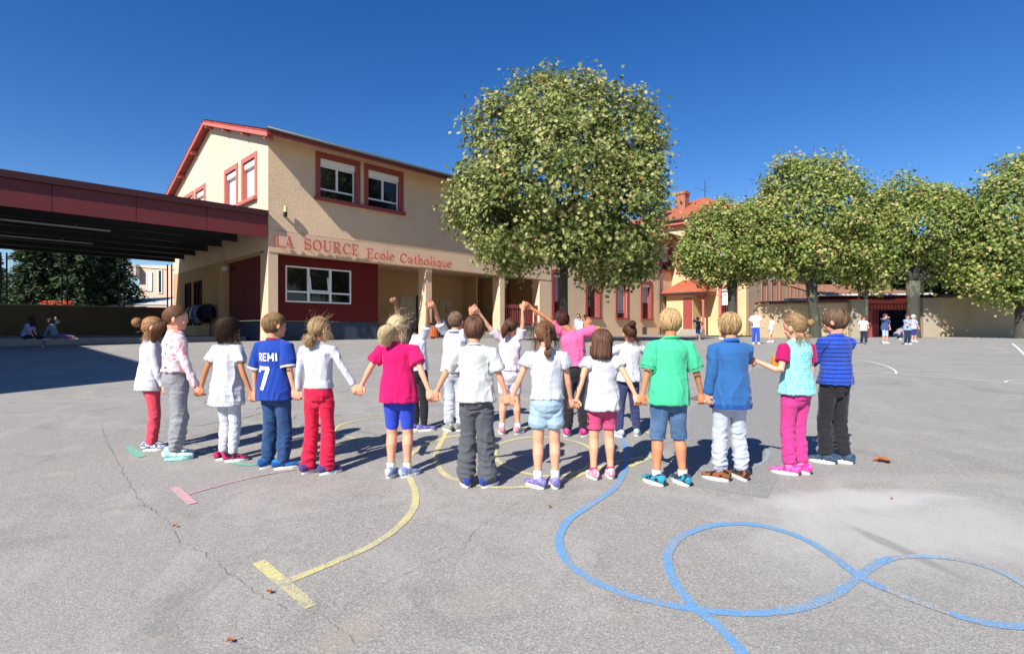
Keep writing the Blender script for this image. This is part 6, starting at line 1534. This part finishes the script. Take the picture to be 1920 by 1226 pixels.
JB = {'a': J(738, 560, YB), 'b': J(807, 569, YB), 'c': J(889, 580, YB), 'd': J(985, 572, YB), 'e': J(1104, 602, YB-.02)}
JE.update(
 k14=dict(px=782, py=811, top=590, yaw=-6, hyaw=-10, skin='#a9775a', label='back row girl with wind blown dark hair, white tee and black leggings', hoff=(-.045, .0, 0),
   handL=JB['a'], handR=off(JB['b'], -.01), shirt=dict(mat=('plain', '#c6c9d0'), hem=.53, sleeve=.34, loose=.014, flare=.01, sw=1.05), pants=dict(mat=('plain', '#25252b'), hem=.06, fit=.003, name='leggings', wr=.003),
   shoes=dict(mat=('shoe', '#5f569a', '#8178b4')), fyL=-50, fyR=-60, footL=(-.02, .03), footR=(.06, .0), lean=(-.02, 0), socks=(('plain', '#c8c4d2'), .03),
   hair=dict(style='wild', col=('#1e1715', '#6e625c'), fly=420, flen=.13, blow=(-.02, .0, .035), low=-.6, w=.0036)),
 k15=dict(px=852, py=811, top=581, yaw=-10, hyaw=-6, skin='#d69a78', label='back row boy in white hooded tee and light grey joggers, arms raised',
   handL=off(JB['b'], .012), handR=off(JB['c'], -.01, .01), shirt=dict(mat=('plain', '#c9cbd4'), hem=.50, sleeve=.36, loose=.014, flare=.01, sw=1.15, collar=dict(mat=('plain', '#c9cbd4'), r=.05, h=.016)), pants=dict(mat=('plain', '#b9bec9'), hem=.085, fit=.012, wr=.006, lowfit=1.5),
   shoes=dict(mat=('shoe', '#7c7c78', '#9a9a94')), fyL=40, fyR=-40, footL=(-.05, .0), footR=(.05, .02), socks=(('plain', '#b08a90'), .04),
   hair=dict(style='short', col=('#3c2c22', '#8a6f56'), len=.8, grad=.2, fly=10)),
 k16=dict(px=955, py=816, top=593, yaw=-4, hyaw=-12, skin='#dca283', label='back row girl in pale pink tee and white shorts, dark bow in her ponytail',
   handL=off(JB['c'], .012, -.01), handR=off(JB['d'], -.01), shirt=dict(mat=('plain', '#d6c4ce'), hem=.55, sleeve=.30, loose=.010, flare=.008, sw=1.1, wr=.006), pants=dict(mat=('plain', '#d2c8d0'), hem=.365, fit=.016, name='shorts', wr=.005),
   shoes=dict(mat=('shoe', '#a99db0', '#d58a96')), fyL=10, fyR=-24, footL=(-.065, .0), footR=(.075, .0), socks=(('plain', '#e0d5da'), .05),
   hair=dict(style='pony', col=('#2e1c14', '#6e4a34'), tie=(-.06, -.42, .05), end=(-.12, -.62, -.60), bush=.028, band='#2c3a66', fly=50, bow=True)),
 k17=dict(px=1079, py=820, top=578, yaw=-4, hyaw=-8, hoff=(-.06, 0, 0), lean=(-.03, 0), skin='#bd8059', label='back row child in a bright pink tee and black joggers with braided dark hair',
   handL=off(JB['d'], .012, -.01), handR=JB['e'], ebR=(1, 0, .5), ebL=(-.4, 0, 1), shirt=dict(mat=('plain', '#dc6393'), hem=.56, sleeve=.30, loose=.016, flare=.01, sw=1.2, wr=.007), pants=dict(mat=('plain', '#26262c'), hem=.075, fit=.014, wr=.006, lowfit=1.5, w=(1, 1, 1.05, 1.1, 1.15, 1.2, 1.1)),
   shoes=dict(mat=('shoe', '#c01f6a', '#e0559a'), stripe='#f080b4'), fyL=-6, fyR=-30, footL=(-.07, .0), footR=(.07, -.01), socks=(('plain', '#333338'), .03),
   hair=dict(style='short', col=('#170c0a', '#5c3024'), len=.7, fly=6, low=-.62)),
 k18=dict(px=1178, py=821, top=604, yaw=4, hyaw=6, skin='#d79b7b', label='back row girl in a white knit top and navy jeans with a dark brown bun',
   handL=('l', -.20, .17, .70), handR=('l', .22, .15, .66), ebL=(-1, -.4, -.6), ebR=(1, -.4, -.6), shirt=dict(mat=('plain', '#c8c8ca'), hem=.495, sleeve=1, loose=.014, flare=.008, sw=1.15, wr=.005), pants=dict(mat=('denim', '#33385e', '#474e7a'), hem=.06, fit=.010, wr=.004),
   shoes=dict(mat=('plain', '#b6bcc8')), fyL=24, fyR=-20, footL=(-.085, .0), footR=(.09, .04),
   hair=dict(style='bun', col=('#24140e', '#64402c'), tie=(.0, -.34, .28), br=.034, band='#d8c8c0', fly=30, locks=[((.24, -.25, -.35), 70, (.28, -.34, -.66)), ((-.2, -.3, -.35), 40, (-.2, -.34, -.55))])),
)
GR = {n: ('children holding hands in the front row' if i < 13 else 'children raising joined hands in the back row') for i, n in enumerate(JE)}
for i, (n, k) in enumerate(JE.items()):
    g_, H = spot(k['px'], k['py'], 0, k['top']); k['loc'] = tuple(g_); k['H'] = H*.985; k['seed'] = 10+i; k['group'] = GR[n]
    if ONLY is None or n in ONLY: child(k)

# writing on the football shirt: block strokes laid on the cloth
def shirt_text(k):
    sh = k['_shirt']; H = k['_H']; me = sh.data
    from mathutils.bvhtree import BVHTree
    bm = bmesh.new(); bm.from_mesh(me); tree = BVHTree.FromBMesh(bm)
    def st(pts, w): return [(a, b, w) for a, b in zip(pts, pts[1:])]
    sy = .16
    gl = {'R': st([(.1, 0), (.1, 1)], .2)+st([(.1, .92), (.42, .92), (.5, .84), (.5, .6), (.42, .5), (.1, .5)], .17)+st([(.3, .5), (.52, 0)], .19),
          'E': st([(.1, 0), (.1, 1)], .2)+st([(.1, .92), (.55, .92)], .17)+st([(.1, .5), (.48, .5)], .16)+st([(.1, .08), (.55, .08)], .17),
          'M': st([(.1, 0), (.1, 1)], .18)+st([(.1, .95), (.38, .3), (.66, .95)], .17)+st([(.66, 1), (.66, 0)], .18),
          'I': st([(.1, 0), (.1, 1)], .2),
          '7': st([(.0, .9), (.62, .9)], .2)+st([(.0, .99), (.0, .74)], .14)+st([(.56, .9), (.26, .0)], .22)}
    m = MB(); mW = M('white_print', srgb('#e8e8ec'), .6, .03)
    def put(ch, ox, oz, w, h, wk):
        for a, b, ww in gl[ch]:
            ax, az = ox+a[0]*w, oz+a[1]*h; bx2, bz = ox+b[0]*w, oz+b[1]*h; L = math.hypot(bx2-ax, bz-az); n = max(1, int(L/.006)); dx, dz = (bx2-ax)/L, (bz-az)/L; hw = ww*wk/2
            V = []; 
            for i in range(n+1):
                for s_ in (-1, -.33, .33, 1):
                    x = ax+dx*L*i/n-dz*hw*s_; z = az+dz*L*i/n+dx*hw*s_
                    hit = tree.ray_cast(Vector((x, -.5, z)), Vector((0, 1, 0)))
                    y = hit[0].y if hit[0] else -.05
                    V.append((x, y-.0045-.0003*(len(m.v) % 3), z))
            m.add(V, [(i*4+j, i*4+j+1, (i+1)*4+j+1, (i+1)*4+j) for i in range(n) for j in range(3)])
    zt = .745*H; h = .050*H; x = -.062*H
    for ch, w in (('R', .68), ('E', .64), ('M', .86), ('I', .3)): put(ch, x, zt-h, .052*H, h, .048*H); x += w*.052*H*1.06
    put('7', -.045*H, .515*H, .105*H, .150*H, .105*H)
    m.build('lettering', mW, None, fix=False).parent = sh
    bm.free()
if '_shirt' in JE['k4']: shirt_text(JE['k4'])
# ---------------------------------------------------------------- children far across the yard
def far(px, py, top, yaw, label, **k):
    g_, H = spot(px, py+3, 0, top); d = dict(loc=tuple(g_), H=k.pop('H', H), yaw=yaw, label=label, seed=200+int(px), lod=k.pop('lod', 1), group='children playing at the far side of the yard')
    d['hair'] = dict(style='short', col=k.pop('hc', ('#2e201a', '#6a5040')), fly=0, len=1.0); d['hair'].update(k.pop('hair', {}))
    sh = k.pop('top_', '#d8d8dd'); pa = k.pop('leg_', '#2b3350'); sho = k.pop('hemp', .07)
    d['shirt'] = dict(mat=('plain', sh), hem=.47, sleeve=k.pop('slv', .4), loose=.014, flare=.01, sw=1.1, wr=.006); d['pants'] = dict(mat=('plain', pa), hem=sho, fit=.012, wr=.006, lowfit=1.1)
    if sho > .2: d['pants']['name'] = 'shorts'
    d['shoes'] = dict(mat=('plain', k.pop('shoe', '#d8d8d8'))); d.update(k)
    if ONLY is None or 'far' in ONLY: child(d)
    return d
far(1309, 637, 594, 10, 'far child in navy top and blue shorts before the red porch door', top_='#2a3348', leg_='#4a66b0', hemp=.28, slv=1, handL=('l', -.16, .05, .86), handR=('l', .2, .05, .62))
far(1352, 636, 590, 200, 'far child in pale floral top, half hidden behind the blue sweater boy', top_='#cfc4cc', leg_='#8a90a8', hemp=.3, hc=('#3a2218', '#7a4a34'), hair=dict(style='loose', bottom=-.7))
far(1417, 645, 580, 172, 'far boy in white printed tee and bright blue trousers walking to the camera', top_='#d6d2d4', leg_='#2a4fc0', handL=('l', -.19, .06, .47), handR=('l', .14, .12, .62), footL=(-.05, .08), footR=(.05, -.06), shoe='#e8e8e8')
far(1446, 642, 592, 95, 'far boy in white tee and beige shorts, side on by the tiled wall', top_='#d9d4d8', leg_='#c8bba4', hemp=.28, footL=(-.03, .09), footR=(.03, -.07))
far(1528, 631, 592, 80, 'far child in a dark navy tee standing by the trunk of the tallest plane tree', top_='#2c3450', leg_='#2b2b33', hc=('#6a4a34', '#a07a58'))
far(1584, 631, 590, 100, 'far child in black standing in the shade by the stone pier', top_='#1c1e26', leg_='#1a1a20')
far(1619, 645, 592, 165, 'far girl in a white tee and dark leggings running before the red gate', top_='#dcdce0', leg_='#222a3c', footL=(-.04, .12, .02), footR=(.03, -.10, .0), handR=('l', .19, .08, .55), handL=('l', -.12, .14, .56), hc=('#4a2018', '#8a3a28'), shoe='#20304a')
far(1659, 644, 588, 185, 'far sturdy boy in denim blue tee with one hand at his mouth', top_='#40527c', leg_='#a8b0c8', hemp=.26, handR=('l', .02, .17, .85), handL=('l', -.17, .04, .46), sw=.12)
far(1684, 637, 606, -70, 'far child crouching in grey pink top and dark jeans', H=1.1, top_='#9a8a98', leg_='#2c3850', slv=1, pelvis=(0, -.08, .22), spine=(0, .75, .66), footL=(-.06, .08), footR=(.06, .02), handL=('l', -.1, .3, .62), handR=('l', .1, .3, .62), hoff=(0, .02, -.02))
far(1701, 646, 589, 178, 'far boy in a grey blue tee and navy trousers with folded arms', top_='#8fa3c0', leg_='#202c4c', handL=('l', .08, .15, .62), handR=('l', -.08, .17, .64), slv=.42)
far(1713, 641, 590, 186, 'far boy in pale cap and navy shorts behind the folded arms boy', top_='#a9b4cc', leg_='#2a3878', hemp=.27, hc=('#c9ccd4', '#e2e4e8'), handL=('l', -.17, .06, .48))
far(1084, 641, 588, 178, 'far boy in a pale blue shirt standing by the old wing beside the tree trunk', top_='#9fb0cc', leg_='#3a4668')
far(1098, 640, 590, 190, 'far child in dark clothes standing right of the pale blue shirt boy', top_='#2a2430', leg_='#26242c')
seatp = G(1086, 641)
st_ = thing('low_block', 'low concrete block used as a seat near the big tree', 'block', tuple(seatp), R(10)); m = MB(); m.box(-.35, .35, -.2, .2, -.02, .36); m.build('block', M_conc, st_, bevel=.02)
far(1086, 642, 598, 178, 'far boy in white and blue shirt sitting on the low block', H=1.15, top_='#cfd6e6', leg_='#2f4a86', slv=1, seat=True, pelvis=(0, -.02, .36), footL=(-.09, .22), footR=(.09, .24), handL=('l', -.08, .2, .55), handR=('l', .08, .2, .55))
# two children sitting on the canopy floor
def floorkid(px, py, yaw, label, **k):
    p_ = floorpt(px, py); p_.z -= .006; H = 1.15
    d = dict(loc=tuple(p_), H=H, yaw=yaw, label=label, seed=300+px, lod=1, group='children sitting under the canopy', seat=True, hair=dict(style='loose', bottom=-.9, col=('#1c1412', '#3c2c24'), fly=0))
    d['shirt'] = dict(mat=('plain', k.pop('top_')), hem=.5, sleeve=k.pop('slv', .4), loose=.012, flare=.006, sw=1.1, wr=.005); d['pants'] = dict(mat=('plain', k.pop('leg_')), hem=.07, fit=.012, wr=.005); d['shoes'] = dict(mat=('plain', '#5a4a44')); d.update(k)
    if ONLY is None or 'far' in ONLY: child(d)
floorkid(48, 637, -80, 'child in a lilac tee sitting cross legged on the shaded canopy floor', top_='#8f90c0', leg_='#20202a', pelvis=(0, 0, .09), spine=(0, .3, 1), footL=(-.02, .34, .0), footR=(.04, .42, .0), kbL=(-1, .1, .5), kbR=(1, .1, .5), handL=('l', -.08, .25, .5), handR=('l', .08, .28, .5))
floorkid(104, 636, -82, 'child in grey leaning back on the shaded canopy floor with a hand to the head', top_='#6f7a88', leg_='#8a5f80', slv=1, pelvis=(0, 0, .09), spine=(0, -.35, 1), footL=(-.05, .42, .0), footR=(.06, .40, .0), kbL=(-.3, .1, 1), kbR=(.3, .1, 1), handL=('l', -.1, .1, .98), handR=('l', .12, -.3, .3))
